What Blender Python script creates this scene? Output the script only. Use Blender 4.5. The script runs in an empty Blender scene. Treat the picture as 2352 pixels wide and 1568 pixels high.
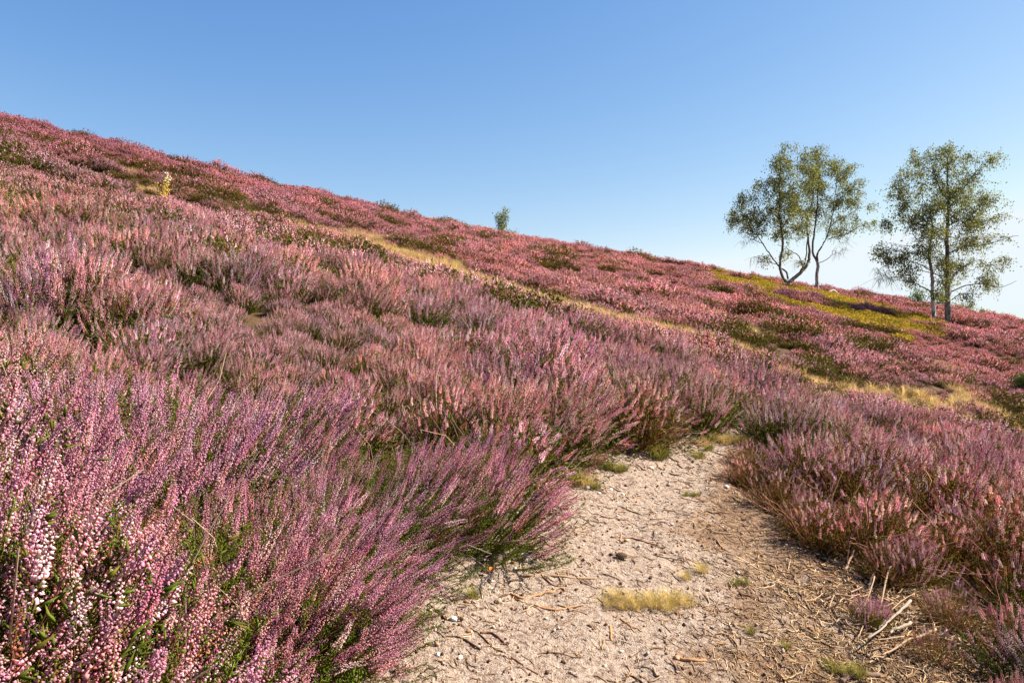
import bpy, math, random
import numpy as np
from mathutils import Vector, Matrix, Euler

rng = np.random.default_rng(11)
random.seed(5)
sc = bpy.context.scene
COL = sc.collection
R = math.radians

# ------------------------------------------------------------------ camera frame (photo measured 2352 x 1568)
F, CX, CY, H = 1829.3, 1176.0, 784.0, 1.3
SUN_EL, SUN_AZ = R(41), R(8)          # sun to the right (+x), a little behind the camera

# ------------------------------------------------------------------ helpers
def tag(o, label=None, cat=None, group=None, kind=None):
    if label: o['label'] = label
    if cat: o['category'] = cat
    if group: o['group'] = group
    if kind: o['kind'] = kind
    return o

def link(o, parent=None):
    COL.objects.link(o)
    if parent is not None: o.parent = parent
    return o

def empty(name, loc=(0, 0, 0), rot=(0, 0, 0), scale=1.0):
    o = bpy.data.objects.new(name, None)
    o.empty_display_size = .2
    o.location = loc; o.rotation_euler = rot; o.scale = (scale,)*3
    return link(o)

class MB:
    """collects arrays of vertices / faces / colours into one mesh"""
    def __init__(s): s.v, s.f, s.c, s.m, s.n = [], {3: [], 4: []}, [], {3: [], 4: []}, 0
    def add(s, v, f, c=(1, 1, 1), mi=0):
        v = np.asarray(v, float).reshape(-1, 3); f = np.asarray(f, int)
        c = np.asarray(c, float)
        if c.ndim == 1: c = np.tile(c, (len(v), 1))
        s.v.append(v); s.c.append(c)
        k = f.shape[1]
        s.f[k].append(f + s.n); s.m[k].append(np.full(len(f), mi)); s.n += len(v)
    def mesh(s, name, mats, smooth=False):
        me = bpy.data.meshes.new(name)
        V = np.concatenate(s.v); C_ = np.concatenate(s.c)
        t = np.concatenate(s.f[3]) if s.f[3] else np.zeros((0, 3), int)
        q = np.concatenate(s.f[4]) if s.f[4] else np.zeros((0, 4), int)
        mi = np.concatenate(s.m[3] + s.m[4])
        me.vertices.add(len(V)); me.vertices.foreach_set('co', V.ravel().astype(np.float32))
        loops = np.concatenate([t.ravel(), q.ravel()])
        me.loops.add(len(loops)); me.loops.foreach_set('vertex_index', loops.astype(np.int32))
        starts = np.concatenate([np.arange(len(t))*3, len(t)*3 + np.arange(len(q))*4])
        me.polygons.add(len(starts))
        me.polygons.foreach_set('loop_start', starts.astype(np.int32))
        me.polygons.foreach_set('material_index', mi.astype(np.int32))
        if smooth: me.polygons.foreach_set('use_smooth', np.ones(len(starts), bool))
        a = me.attributes.new('col', 'FLOAT_COLOR', 'POINT')
        a.data.foreach_set('color', np.concatenate([C_, np.ones((len(C_), 1))], 1).ravel().astype(np.float32))
        for m in (mats if isinstance(mats, (list, tuple)) else [mats]): me.materials.append(m)
        me.update(calc_edges=True); me.validate()
        return me
    def build(s, name, mats, parent=None, smooth=False):
        o = bpy.data.objects.new(name, s.mesh(name, mats, smooth))
        return link(o, parent)

def norm(a): return a/np.maximum(np.linalg.norm(a, axis=-1, keepdims=True), 1e-9)

def hash2(ix, iy, seed):
    n = (ix.astype(np.int64)*374761393 + iy.astype(np.int64)*668265263 + seed*1442695041) & 0xffffffff
    n = ((n ^ (n >> 13))*1274126177) & 0xffffffff
    return ((n ^ (n >> 16)) & 0xffff)/65535.0
def vnoise(x, y, seed=0):
    x = np.asarray(x, float); y = np.asarray(y, float)
    ix, iy = np.floor(x), np.floor(y); fx, fy = x-ix, y-iy
    fx, fy = fx*fx*(3-2*fx), fy*fy*(3-2*fy)
    a, b = hash2(ix, iy, seed), hash2(ix+1, iy, seed)
    c, d = hash2(ix, iy+1, seed), hash2(ix+1, iy+1, seed)
    return (a*(1-fx)+b*fx)*(1-fy)+(c*(1-fx)+d*fx)*fy
def fbm(x, y, seed=0, o=3):
    s, a, t = 0, 1.0, 0
    for k in range(o):
        s = s+a*vnoise(np.asarray(x)*2**k, np.asarray(y)*2**k, seed+k); t += a; a *= .5
    return s/t
def sstep(a, b, x): t = np.clip((x-a)/(b-a), 0, 1); return t*t*(3-2*t)

# ------------------------------------------------------------------ terrain
SKX = np.array([0, 250, 500, 750, 1000, 1140, 1300, 1550, 1750, 1900, 2000, 2100, 2200, 2352.])
SKY_ = np.array([265, 325, 390, 450, 508, 532, 562, 602, 638, 662, 678, 692, 712, 740.])
DCX = np.array([-900, 0, 600, 1000, 1810, 2352, 3200.]); DCD = np.array([30, 35, 40, 45, 54, 60, 62.])
uu = np.linspace(-1.7, 1.5, 400)
_us = (SKX-CX)/F; _vs = (CY-SKY_)/F
p1 = np.polyfit(_us[:4], _vs[:4], 1); p2 = np.polyfit(_us[-4:], _vs[-4:], 1)
_v = np.interp(uu, _us, _vs)
_v = np.where(uu < _us[0], _vs[0]+p1[0]*(uu-_us[0]), np.where(uu > _us[-1], _vs[-1]+p2[0]*.6*(uu-_us[-1]), _v))
_d = np.interp(uu, (DCX-CX)/F, DCD)
_g = _v + (H-.33)/_d
_k = np.hanning(31); _k /= _k.sum()
_g = np.convolve(np.pad(_g, 15, mode='reflect', reflect_type='odd'), _k, 'valid')
def G(u): return np.interp(u, uu, _g)
def DC(u): return np.interp(u, uu, _d)

def base_ground(x, y):
    x = np.asarray(x, float); y = np.asarray(y, float)
    ye = np.maximum(y, 1.2); u = np.clip(x/ye, -1.6, 1.4)
    ov = np.maximum(ye-DC(u), 0)
    g = G(u)
    hol = np.interp(u, [-.7, -.3, 0, .3, .64, 1.4], [.1, .15, .35, .62, 1.05, 1.2])*sstep(5.2-1.6*sstep(.3, .5, u), 11-2*sstep(.3, .5, u), ye)*(1-sstep(12, 38, ye))
    hol = hol + np.interp(u, [-1.2, -.64, -.35, -.16], [.62, .42, .22, 0])*sstep(.9, 4.0, ye)*(1-sstep(6, 20, ye))
    z = ye*g - hol - .011*np.minimum(ov, 24)**2 - .5*np.maximum(ov-24, 0) + (y-ye)*.13
    return np.maximum(z, -14 + 0*z)

_YS = np.geomspace(.5, 60, 700)
def unproj(px, py, hgt=0.0):
    """ground point seen at a photo pixel (for a surface hgt above the terrain)"""
    u = (px-CX)/F; v = (CY-py)/F
    z = base_ground(u*_YS, _YS)-H+hgt-v*_YS
    k = int(np.argmax(z > 0)) if (z > 0).any() else int(np.argmax(z/_YS))
    if k == 0: y = _YS[0]
    else: y = _YS[k-1]+(_YS[k]-_YS[k-1])*min(1, max(0, -z[k-1]/(z[k]-z[k-1]+1e-9)))
    return np.array([u*y, y])
def U(pts, hgt=0.0): return np.array([unproj(a, b, hgt) for a, b in pts])

PATH = U([(560, 1840), (800, 1590), (890, 1480), (1000, 1370), (1110, 1260), (1200, 1170), (1270, 1105), (1330, 1062), (1450, 1040), (1560, 1026), (1640, 1000), (1675, 985),
          (1790, 990), (1730, 1025), (1660, 1065), (1645, 1110), (1715, 1165), (1800, 1240), (1890, 1330), (2000, 1420), (2140, 1530), (2420, 1840)])
PATH = np.concatenate([[[-.45, -.4]], PATH, [[1.25, -.4]]])
STRIP = U([(330, 440), (500, 478), (640, 512), (800, 548), (940, 590), (1080, 635), (1190, 672), (1300, 702), (1410, 735), (1500, 757), (1620, 785), (1700, 806), (1800, 838), (1900, 866),
           (2020, 892), (2150, 922), (2260, 950), (2400, 985), (2600, 1040)], .08)
BILB = U([(1585, 618), (1700, 636), (1800, 655), (1900, 676), (2000, 700), (2080, 725), (2190, 757), (2160, 768), (2050, 768), (1950, 752), (1850, 706), (1760, 684), (1640, 655)], .1)
BARE = [(unproj(*p), r) for p, r in (((1880, 880), .55), ((2140, 925), .5), ((2250, 950), .6), ((2330, 985), .6), ((1770, 935), .35), ((1960, 900), .5))]

def poly_sd(poly, x, y):
    x = np.asarray(x, float); y = np.asarray(y, float)
    d = np.full(x.shape, 1e9); ins = np.zeros(x.shape, bool)
    n = len(poly)
    for i in range(n):
        a, b = poly[i], poly[(i+1) % n]
        e = b-a; w0, w1 = x-a[0], y-a[1]
        t = np.clip((w0*e[0]+w1*e[1])/max(e@e, 1e-9), 0, 1)
        d = np.minimum(d, np.hypot(w0-e[0]*t, w1-e[1]*t))
        c = ((a[1] > y) != (b[1] > y))
        xi = a[0]+(y-a[1])/(b[1]-a[1]+1e-12)*e[0]
        ins ^= c & (x < xi)
    return np.where(ins, -d, d)
def line_d(pl, x, y):
    x = np.asarray(x, float); y = np.asarray(y, float); d = np.full(x.shape, 1e9)
    for a, b in zip(pl[:-1], pl[1:]):
        e = b-a; w0, w1 = x-a[0], y-a[1]
        t = np.clip((w0*e[0]+w1*e[1])/max(e@e, 1e-9), 0, 1)
        d = np.minimum(d, np.hypot(w0-e[0]*t, w1-e[1]*t))
    return d

def ground(x, y):
    x = np.asarray(x, float); y = np.asarray(y, float)
    z = base_ground(x, y)
    near = sstep(-.6, 1.2, poly_sd(PATH, x, y)) if x.size < 400000 else 1
    far = sstep(5, 14, y)*(1-sstep(70, 120, np.hypot(x, y)))
    z = z + (.02+.10*far)*2*(fbm(x/3.1, y/3.1, 3)-.5)*near*(1-sstep(70, 120, np.hypot(x, y)))
    z = z + .24*far*(fbm(x/8.5+4, y/6.5, 9)-.5)*(1-sstep(.55, .9, y/DC(np.clip(x/np.maximum(y, 1.2), -1.6, 1.4))))
    return z
def gz(x, y): return float(ground(np.array([x]), np.array([y]))[0])

# ------------------------------------------------------------------ materials
def new_mat(name):
    m = bpy.data.materials.new(name); m.use_nodes = True
    nt = m.node_tree; nt.nodes.clear()
    return m, nt, (lambda t, **k: _n(nt, t, **k))
def _n(nt, t, **k):
    n = nt.nodes.new(t)
    for a, b in k.items():
        if a == 'ins':
            for i, v in b.items(): n.inputs[i].default_value = v
        else: setattr(n, a, b)
    return n

def plant_mat(name, transl=.3, rough=.7, spec=.0, tint=True, jitter=.0):
    m, nt, N = new_mat(name); L = nt.links.new
    a = N('ShaderNodeAttribute', attribute_name='col')
    c = a.outputs['Color']
    if tint:
        b = N('ShaderNodeAttribute', attribute_name='tint', attribute_type='INSTANCER')
        mx = N('ShaderNodeMix', data_type='RGBA', blend_type='MULTIPLY', ins={0: 1.0})
        L(c, mx.inputs[6]); L(b.outputs['Color'], mx.inputs[7]); c = mx.outputs[2]
    d = N('ShaderNodeBsdfDiffuse'); L(c, d.inputs['Color'])
    t = N('ShaderNodeBsdfTranslucent'); L(c, t.inputs['Color'])
    s = N('ShaderNodeMixShader', ins={0: transl}); L(d.outputs[0], s.inputs[1]); L(t.outputs[0], s.inputs[2])
    out = s.outputs[0]
    if spec:
        g = N('ShaderNodeBsdfGlossy', ins={'Roughness': rough, 'Color': (1, 1, 1, 1)})
        fr = N('ShaderNodeFresnel', ins={0: 1.4})
        ml = N('ShaderNodeMath', operation='MULTIPLY', ins={1: spec}); L(fr.outputs[0], ml.inputs[0])
        s2 = N('ShaderNodeMixShader'); L(ml.outputs[0], s2.inputs[0]); L(out, s2.inputs[1]); L(g.outputs[0], s2.inputs[2]); out = s2.outputs[0]
    o = N('ShaderNodeOutputMaterial'); L(out, o.inputs[0])
    return m
M_BLOOM = plant_mat('heather_bloom', .42)
M_FOL = plant_mat('heather_foliage', .25)
M_LEAF = plant_mat('birch_leaf', .45, tint=False)
M_GRASS = plant_mat('grass_blade', .3)
M_BILB = plant_mat('bilberry_leaf', .3)
M_WOOD = plant_mat('dead_wood', .0, tint=False)
M_LITTER = plant_mat('plant_litter', .1, tint=False)

def ramp(N, pts):
    r = N('ShaderNodeValToRGB'); e = r.color_ramp.elements
    while len(e) < len(pts): e.new(.5)
    for k, (p, c) in enumerate(pts): e[k].position = p; e[k].color = (*c, 1)
    return r
def noise(N, L, vec, scale, detail=4, rough=.6):
    n = N('ShaderNodeTexNoise', ins={'Scale': scale, 'Detail': detail, 'Roughness': rough})
    L(vec, n.inputs['Vector']); return n

def bark_mat(name, white=.0):
    m, nt, N = new_mat(name); L = nt.links.new
    g = N('ShaderNodeTexCoord'); mp = N('ShaderNodeMapping', ins={'Scale': (5, 5, 2.4)}); L(g.outputs['Object'], mp.inputs[0])
    n = noise(N, L, mp.outputs[0], 1.6, 5, .65)
    mp2 = N('ShaderNodeMapping', ins={'Scale': (2, 2, 22)}); L(g.outputs['Object'], mp2.inputs[0])
    n2 = noise(N, L, mp2.outputs[0], 1.0, 3, .5)
    r1 = ramp(N, [(.42, (.035, .025, .02)), (.56, (.52, .48, .44))]); L(n.outputs['Fac'], r1.inputs[0])
    r2 = ramp(N, [(.34, (.25, .2, .17)), (.48, (1, 1, 1))]); L(n2.outputs['Fac'], r2.inputs[0])
    mm = N('ShaderNodeMix', data_type='RGBA', blend_type='MULTIPLY', ins={0: .8}); L(r1.outputs[0], mm.inputs[6]); L(r2.outputs[0], mm.inputs[7])
    a = N('ShaderNodeAttribute', attribute_name='col')       # red channel: how white the bark is
    sp = N('ShaderNodeSeparateColor'); L(a.outputs['Color'], sp.inputs[0])
    mx = N('ShaderNodeMix', data_type='RGBA'); L(sp.outputs[0], mx.inputs[0]); mx.inputs[6].default_value = (.075, .042, .03, 1); L(mm.outputs[2], mx.inputs[7])
    p = N('ShaderNodeBsdfPrincipled', ins={'Roughness': .85}); L(mx.outputs[2], p.inputs['Base Color'])
    bp = N('ShaderNodeBump', ins={'Strength': .6, 'Distance': .02}); L(n.outputs['Fac'], bp.inputs['Height']); L(bp.outputs[0], p.inputs['Normal'])
    o = N('ShaderNodeOutputMaterial'); L(p.outputs[0], o.inputs[0]); return m
M_BARK = bark_mat('birch_bark')

def ground_mat():
    m, nt, N = new_mat('heath_soil'); L = nt.links.new
    g = N('ShaderNodeNewGeometry')
    n = noise(N, L, g.outputs['Position'], 9, 6, .7); n2 = noise(N, L, g.outputs['Position'], .7, 3)
    r = ramp(N, [(.3, (.035, .022, .014)), (.55, (.09, .055, .03)), (.75, (.17, .11, .06))]); L(n.outputs['Fac'], r.inputs[0])
    r2 = ramp(N, [(.4, (.8, .75, .7)), (.65, (1.1, 1.0, .85))]); L(n2.outputs['Fac'], r2.inputs[0])
    mm = N('ShaderNodeMix', data_type='RGBA', blend_type='MULTIPLY', ins={0: 1.0}); L(r.outputs[0], mm.inputs[6]); L(r2.outputs[0], mm.inputs[7])
    a = N('ShaderNodeAttribute', attribute_name='col')
    mx = N('ShaderNodeMix', data_type='RGBA', blend_type='MULTIPLY', ins={0: 1.0}); L(mm.outputs[2], mx.inputs[6]); L(a.outputs['Color'], mx.inputs[7])
    p = N('ShaderNodeBsdfPrincipled', ins={'Roughness': .95}); L(mx.outputs[2], p.inputs['Base Color'])
    p.inputs['Specular IOR Level'].default_value = .1
    bp = N('ShaderNodeBump', ins={'Strength': .8, 'Distance': .03}); L(n.outputs['Fac'], bp.inputs['Height']); L(bp.outputs[0], p.inputs['Normal'])
    o = N('ShaderNodeOutputMaterial'); L(p.outputs[0], o.inputs[0]); return m
M_SOIL = ground_mat()

def path_mat():
    m, nt, N = new_mat('sandy_soil'); L = nt.links.new
    g = N('ShaderNodeNewGeometry'); P = g.outputs['Position']
    a = N('ShaderNodeAttribute', attribute_name='col')       # red: share of brown litter in the sand
    sp = N('ShaderNodeSeparateColor'); L(a.outputs['Color'], sp.inputs[0])
    n1 = noise(N, L, P, 55, 6, .75); n2 = noise(N, L, P, 6, 5, .65); n3 = noise(N, L, P, 160, 3, .6)
    sand = ramp(N, [(.30, (.085, .048, .03)), (.42, (.26, .17, .12)), (.54, (.46, .345, .255)), (.75, (.57, .445, .35))]); L(n1.outputs['Fac'], sand.inputs[0])
    lit = ramp(N, [(.3, (.045, .025, .015)), (.5, (.25, .145, .082)), (.7, (.43, .28, .17))]); L(n1.outputs['Fac'], lit.inputs[0])
    ad = N('ShaderNodeMath', operation='ADD'); L(sp.outputs[0], ad.inputs[0])
    sb = N('ShaderNodeMath', operation='MULTIPLY_ADD', ins={1: 1.3, 2: -.65}); L(n2.outputs['Fac'], sb.inputs[0]); L(sb.outputs[0], ad.inputs[1])
    rr = ramp(N, [(.28, (0, 0, 0)), (.62, (1, 1, 1))]); L(ad.outputs[0], rr.inputs[0])
    mx = N('ShaderNodeMix', data_type='RGBA'); L(rr.outputs[0], mx.inputs[0]); L(sand.outputs[0], mx.inputs[6]); L(lit.outputs[0], mx.inputs[7])
    sk = ramp(N, [(.32, (.3, .22, .18)), (.40, (1, 1, 1))]); L(n3.outputs['Fac'], sk.inputs[0])
    mm = N('ShaderNodeMix', data_type='RGBA', blend_type='MULTIPLY', ins={0: .75}); L(mx.outputs[2], mm.inputs[6]); L(sk.outputs[0], mm.inputs[7])
    p = N('ShaderNodeBsdfPrincipled', ins={'Roughness': .95}); L(mm.outputs[2], p.inputs['Base Color'])
    p.inputs['Specular IOR Level'].default_value = .15
    s = N('ShaderNodeMath', operation='ADD'); L(n1.outputs['Fac'], s.inputs[0]); L(n3.outputs['Fac'], s.inputs[1])
    bp = N('ShaderNodeBump', ins={'Strength': 1.0, 'Distance': .018}); L(s.outputs[0], bp.inputs['Height']); L(bp.outputs[0], p.inputs['Normal'])
    o = N('ShaderNodeOutputMaterial'); L(p.outputs[0], o.inputs[0]); return m
M_SAND = path_mat()

def stone_mat():
    m, nt, N = new_mat('pebble'); L = nt.links.new
    g = N('ShaderNodeTexCoord'); n = noise(N, L, g.outputs['Object'], 60, 4)
    a = N('ShaderNodeAttribute', attribute_name='col')
    r = ramp(N, [(.35, (.6, .52, .45)), (.6, (1.1, 1.1, 1.1))]); L(n.outputs['Fac'], r.inputs[0])
    mm = N('ShaderNodeMix', data_type='RGBA', blend_type='MULTIPLY', ins={0: 1.0}); L(a.outputs['Color'], mm.inputs[6]); L(r.outputs[0], mm.inputs[7])
    p = N('ShaderNodeBsdfPrincipled', ins={'Roughness': .75}); L(mm.outputs[2], p.inputs['Base Color'])
    o = N('ShaderNodeOutputMaterial'); L(p.outputs[0], o.inputs[0]); return m
M_STONE = stone_mat()

# ------------------------------------------------------------------ geometry bits
OCT_F = np.array([[0, 2, 4], [2, 1, 4], [1, 3, 4], [3, 0, 4], [2, 0, 5], [1, 2, 5], [3, 1, 5], [0, 3, 5]])
def octas(mb, cen, ax, ln, wd, col, tipcol=None, mi=0):
    """many spindles at once: cen (n,3), axis (n,3), length (n), width (n), colour (n,3)"""
    n = len(cen); ax = norm(ax)
    ref = np.where(np.abs(ax[:, 2:3]) < .9, np.array([[0, 0, 1.]]), np.array([[1., 0, 0]]))
    b = norm(np.cross(ax, ref)); c = np.cross(ax, b)
    l, w = ln[:, None]/2, wd[:, None]/2
    V = np.stack([cen+b*w, cen-b*w, cen+c*w, cen-c*w, cen+ax*l, cen-ax*l], 1)
    Fc = (OCT_F[None]+np.arange(n)[:, None, None]*6).reshape(-1, 3)
    K = np.repeat(col[:, None], 6, 1)
    if tipcol is not None: K = K.copy(); K[:, 4] = tipcol
    mb.add(V.reshape(-1, 3), Fc, K.reshape(-1, 3), mi)

def tubes(mb, P, rad, col, sides=3, mi=0):
    """many tubes at once: P (n,k,3) points, rad (n,k), col (n,3)"""
    n, k, _ = P.shape
    T = norm(np.gradient(P, axis=1))
    ref = np.where(np.abs(T[..., 2:3]) < .9, np.array([0, 0, 1.]), np.array([1., 0, 0]))
    b = norm(np.cross(T, ref)); c = np.cross(T, b)
    ang = np.arange(sides)*2*np.pi/sides
    V = P[:, :, None]+rad[:, :, None, None]*(b[:, :, None]*np.cos(ang)[:, None]+c[:, :, None]*np.sin(ang)[:, None])
    i = np.arange(k-1)[:, None]*sides; j = np.arange(sides)[None]; j2 = (j+1) % sides
    q = np.stack([i+j, i+j2, i+sides+j2, i+sides+j], -1).reshape(-1, 4)
    Fc = (q[None]+np.arange(n)[:, None, None]*k*sides).reshape(-1, 4)
    K = np.repeat(col[:, None], k*sides, 1) if col.ndim == 2 else np.repeat(col.reshape(n, k, 1, 3), sides, 2)
    mb.add(V.reshape(-1, 3), Fc, K.reshape(-1, 3), mi)

def tube1(mb, pts, r0, r1, col, sides=7, jit=0.0, mi=0, sub=4):
    """one smooth tapered closed tube through pts"""
    pts = np.asarray(pts, float)
    t = np.linspace(0, len(pts)-1, (len(pts)-1)*sub+1)
    P = catmull(pts, t)
    if jit: P[1:-1] += rng.normal(0, jit, P[1:-1].shape)
    r = np.linspace(r0, r1, len(P)) if np.ndim(r0) == 0 else np.interp(t, np.arange(len(pts)), r0)
    r = r*(1+rng.normal(0, .08 if jit else .0, len(P)))
    P = np.concatenate([P[:1], P, P[-1:]]); r = np.concatenate([[r[0]*.05], r, [r[-1]*.05]])
    P[0] -= (P[2]-P[1])*.02; P[-1] += (P[-2]-P[-3])*.02
    tubes(mb, P[None], r[None], np.asarray(col, float)[None], sides, mi)
    return P
def catmull(p, t):
    n = len(p); q = np.concatenate([[2*p[0]-p[1]], p, [2*p[-1]-p[-2]]])
    i = np.clip(t.astype(int), 0, n-2); f = (t-i)[:, None]
    a, b, c, d = q[i], q[i+1], q[i+2], q[i+3]
    return .5*(2*b+(c-a)*f+(2*a-5*b+4*c-d)*f**2+(3*b-a-3*c+d)*f**3)

# ------------------------------------------------------------------ heather
MAUVE, PINK, PALE, DEEP, FADED, BROWN = map(np.array, ((.74, .36, .48), (.80, .40, .43), (.90, .62, .63), (.60, .21, .31), (.62, .31, .17), (.36, .14, .09)))
def heather(seed, lod, nspk, Rr=.33, Ht=.42, fl=.13, mix=(.3, .3, .25, .15, 0, 0), bare=.12, woody=0, leafy=1.0):
    """one heather plant: (foliage MB, blossom MB); lod 0 = every bell, 2 = far"""
    r_ = np.random.default_rng(seed); fo, bl = MB(), MB()
    n = nspk
    q = np.sqrt(r_.random(n)); th = r_.random(n)*2*np.pi
    ox = np.stack([np.cos(th), np.sin(th), 0*th], 1)
    lob = 1+.13*np.sin(3*th+seed)+.08*np.sin(5*th+2*seed)
    tipz = Ht*(1-.55*q**2)*(1+.10*r_.normal(size=n)).clip(.72, 1.25)*(.9+.2*vnoise(ox[:, 0]*q*2.5+seed, ox[:, 1]*q*2.5, seed))
    T = norm(ox*(q*.66)[:, None]+np.array([0, 0, 1.])+r_.normal(0, .15, (n, 3)))
    P2 = ox*(q*Rr*lob)[:, None]; P2[:, 2] = tipz
    P0 = ox*(q*Rr*.22)[:, None]; P1 = P2-T*Ht*.45
    P1 = P1+r_.normal(0, .018, (n, 3)); P1[:, 2] = np.maximum(P1[:, 2], .03)
    B = lambda t: ((1-t)**2)[..., None]*P0[:, None]+(2*t*(1-t))[..., None]*P1[:, None]+(t**2)[..., None]*P2[:, None]
    D = lambda t: norm((2*(1-t))[..., None]*(P1-P0)[:, None]+(2*t)[..., None]*(P2-P1)[:, None])
    Ln = np.linalg.norm(P2-P0, axis=1)*1.03
    fll = fl*r_.uniform(.55, 1.15, n)
    t0 = 1-np.minimum(fll/Ln, .7)
    blooming = r_.random(n) > bare+(.75, .6, .5)[lod]*sstep(.62, .95, q)
    # stems
    k = (6, 5, 3)[lod]
    tt = np.linspace(.0 if lod < 2 else .3, 1, k)[None].repeat(n, 0)
    sr = np.linspace((.0017, .0022, .003)[lod], .0006, k)[None].repeat(n, 0)
    scol = np.array([.17, .085, .04])*r_.uniform(.6, 1.3, (n, 1))
    tubes(fo, B(tt), sr, scol, 3)
    # green shoots
    m = int((38, 13, 5)[lod]*leafy)
    s = r_.random((n, m)); tl = .22+(np.where(blooming, t0, .97)[:, None]+.04-.22)*s
    ph = r_.random((n, m))*2*np.pi; Tm = D(tl)
    e1 = norm(np.cross(Tm, np.array([.3, .2, 1.]))); e2 = np.cross(Tm, e1)
    rad = e1*np.cos(ph)[..., None]+e2*np.sin(ph)[..., None]
    ax = norm(Tm*1.0+rad*.75)
    ll = r_.uniform(.018, .045, (n, m))*(.38, 1.0, 1.6)[lod]; ww = (.0024, .0052, .011)[lod]*r_.uniform(.7, 1.2, (n, m))
    cen = B(tl)+ax*(ll*.45)[..., None]
    gc = np.array([[.105, .145, .016], [.10, .13, .018], [.10, .105, .02]])[lod]*r_.uniform(.55, 1.35, (n, m, 1))*np.array([1, 1, 1])+np.array([.05, .01, 0])*(r_.random((n, m, 1)) < .18)
    octas(fo, cen.reshape(-1, 3), ax.reshape(-1, 3), ll.ravel(), ww.ravel(), gc.reshape(-1, 3))
    if lod == 0:   # scale leaves along the shoots
        cs = cen.repeat(3, 1).reshape(-1, 3); as_ = ax.repeat(3, 1).reshape(-1, 3)
        off = norm(r_.normal(size=cs.shape))
        octas(fo, cs+as_*r_.uniform(-.015, .015, (len(cs), 1)), norm(as_*.6+off*.8), r_.uniform(.004, .007, len(cs)), r_.uniform(.0014, .0022, len(cs)), gc.reshape(-1, 3).repeat(3, 0)*r_.uniform(.8, 1.3, (len(cs), 1)))
    if woody:      # bare grey-brown twigs showing
        w = woody; th2 = r_.random(w)*2*np.pi
        d = np.stack([np.cos(th2)*r_.uniform(.4, 1.3, w), np.sin(th2)*r_.uniform(.4, 1.3, w), r_.uniform(.35, 1., w)], 1); d = norm(d)
        tz = np.linspace(0, 1, 7); wig = np.cumsum(r_.normal(0, .016, (w, 7, 3)), 1)
        Pw = d[:, None]*(tz[None, :, None]*r_.uniform(.25, .52, (w, 1, 1)))+wig*tz[None, :, None]*1.6
        Pw[..., 2] = np.maximum(Pw[..., 2], .004)
        tubes(fo, Pw, np.linspace(.0042, .0012, 7)[None].repeat(w, 0)*r_.uniform(.5, 1.1, (w, 1)), np.array([.36, .26, .18])*r_.uniform(.5, 1.4, (w, 1)), 4)
    # flower spikes
    idx = np.where(blooming)[0]; nb_ = (120, 42, 5)[lod]
    pal = np.stack([MAUVE, PINK, PALE, DEEP, FADED, BROWN])
    kc = pal[r_.choice(6, n, p=np.array(mix)/sum(mix))]*r_.uniform(.85, 1.15, (n, 1))
    s = ((np.arange(nb_)+.5)/nb_)[None].repeat(n, 0)+r_.uniform(-.4, .4, (n, nb_))/nb_
    tl = t0[:, None]+(1-t0)[:, None]*s.clip(0, 1)
    ph = np.arange(nb_)[None]*2.4+r_.random((n, 1))*6+r_.normal(0, .4, (n, nb_)); Tm = D(tl)
    e1 = norm(np.cross(Tm, np.array([.3, .2, 1.]))); e2 = np.cross(Tm, e1)
    rad = e1*np.cos(ph)[..., None]+e2*np.sin(ph)[..., None]
    taper = 1-.45*s
    cen = B(tl)+rad*((.0080, .0060, .005)[lod]*taper)[..., None]
    ax = norm(rad*(1, .8, .5)[lod]+Tm*(-.25, .3, 1.2)[lod]+np.array([0, 0, (-.25, 0, 0)[lod]])+r_.normal(0, .2, rad.shape))
    bs = r_.uniform(.62, 1.25, (n, nb_))*taper
    ll = (.0068, .0092, .034)[lod]*bs; ww = (.0040, .0058, .0150)[lod]*bs
    cc = kc[:, None]*r_.uniform(.82, 1.18, (n, nb_, 1))
    cc = cc*(1-.3*(s[..., None] > .88)); cc = np.where(r_.random((n, nb_, 1)) < .07, cc*np.array([.75, .55, .35]), cc)
    sel = lambda a: a[idx].reshape(-1, *a.shape[2:])
    octas(bl, sel(cen), sel(ax), sel(ll), sel(ww), sel(cc), sel(cc)*(.96, .9, .88)[lod]+(.015, .05, .07)[lod])
    return fo, bl

MIX_N = (.42, .24, .22, .12, .0, .02); MIX_M = (.22, .38, .28, .10, .02, .04); MIX_F = (.2, .28, .14, .05, .30, .05); MIX_S = (.2, .3, .3, .1, .03, .2)
KINDS = {}
def kind(name, n, **k):
    KINDS[name] = []
    for i in range(n):
        fo, bl = heather(17*i+len(KINDS)*101, **k)
        KINDS[name].append((fo, bl))
kind('near', 5, lod=0, nspk=170, mix=MIX_N, bare=.20, Rr=.31, fl=.17, woody=7, leafy=1.5)
kind('near_faded', 2, lod=0, nspk=250, mix=MIX_F, bare=.12, fl=.17, Rr=.28)
kind('near_sparse', 3, lod=0, nspk=170, mix=MIX_S, bare=.40, fl=.08, woody=60, leafy=.8)
kind('mid', 6, lod=1, nspk=270, mix=MIX_M, bare=.10, Rr=.34, woody=9)
kind('mid_sparse', 3, lod=1, nspk=210, mix=MIX_S, bare=.35, fl=.08, woody=45, leafy=.8)
kind('far', 5, lod=2, nspk=165, mix=MIX_M, bare=.10, Rr=.36, fl=.12)
kind('far_green', 3, lod=2, nspk=170, mix=MIX_S, bare=.72, Rr=.36, fl=.08, leafy=1.7)
PAIR = {k: [(fo.mesh('foliage', M_FOL), bl.mesh('blossom', M_BLOOM)) for fo, bl in v] for k, v in KINDS.items()}
def joined(fo, bl):
    j = MB()
    for src, mi in ((fo, 0), (bl, 1)):
        for k in (3, 4):
            for f in src.f[k]: j.f[k].append(f+j.n); j.m[k].append(np.full(len(f), mi))
        j.v += src.v; j.c += src.c; j.n += src.n
    return j
def source(name, mesh):
    return bpy.data.objects.new(name, mesh)                # never linked: only feeds the scatter
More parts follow.
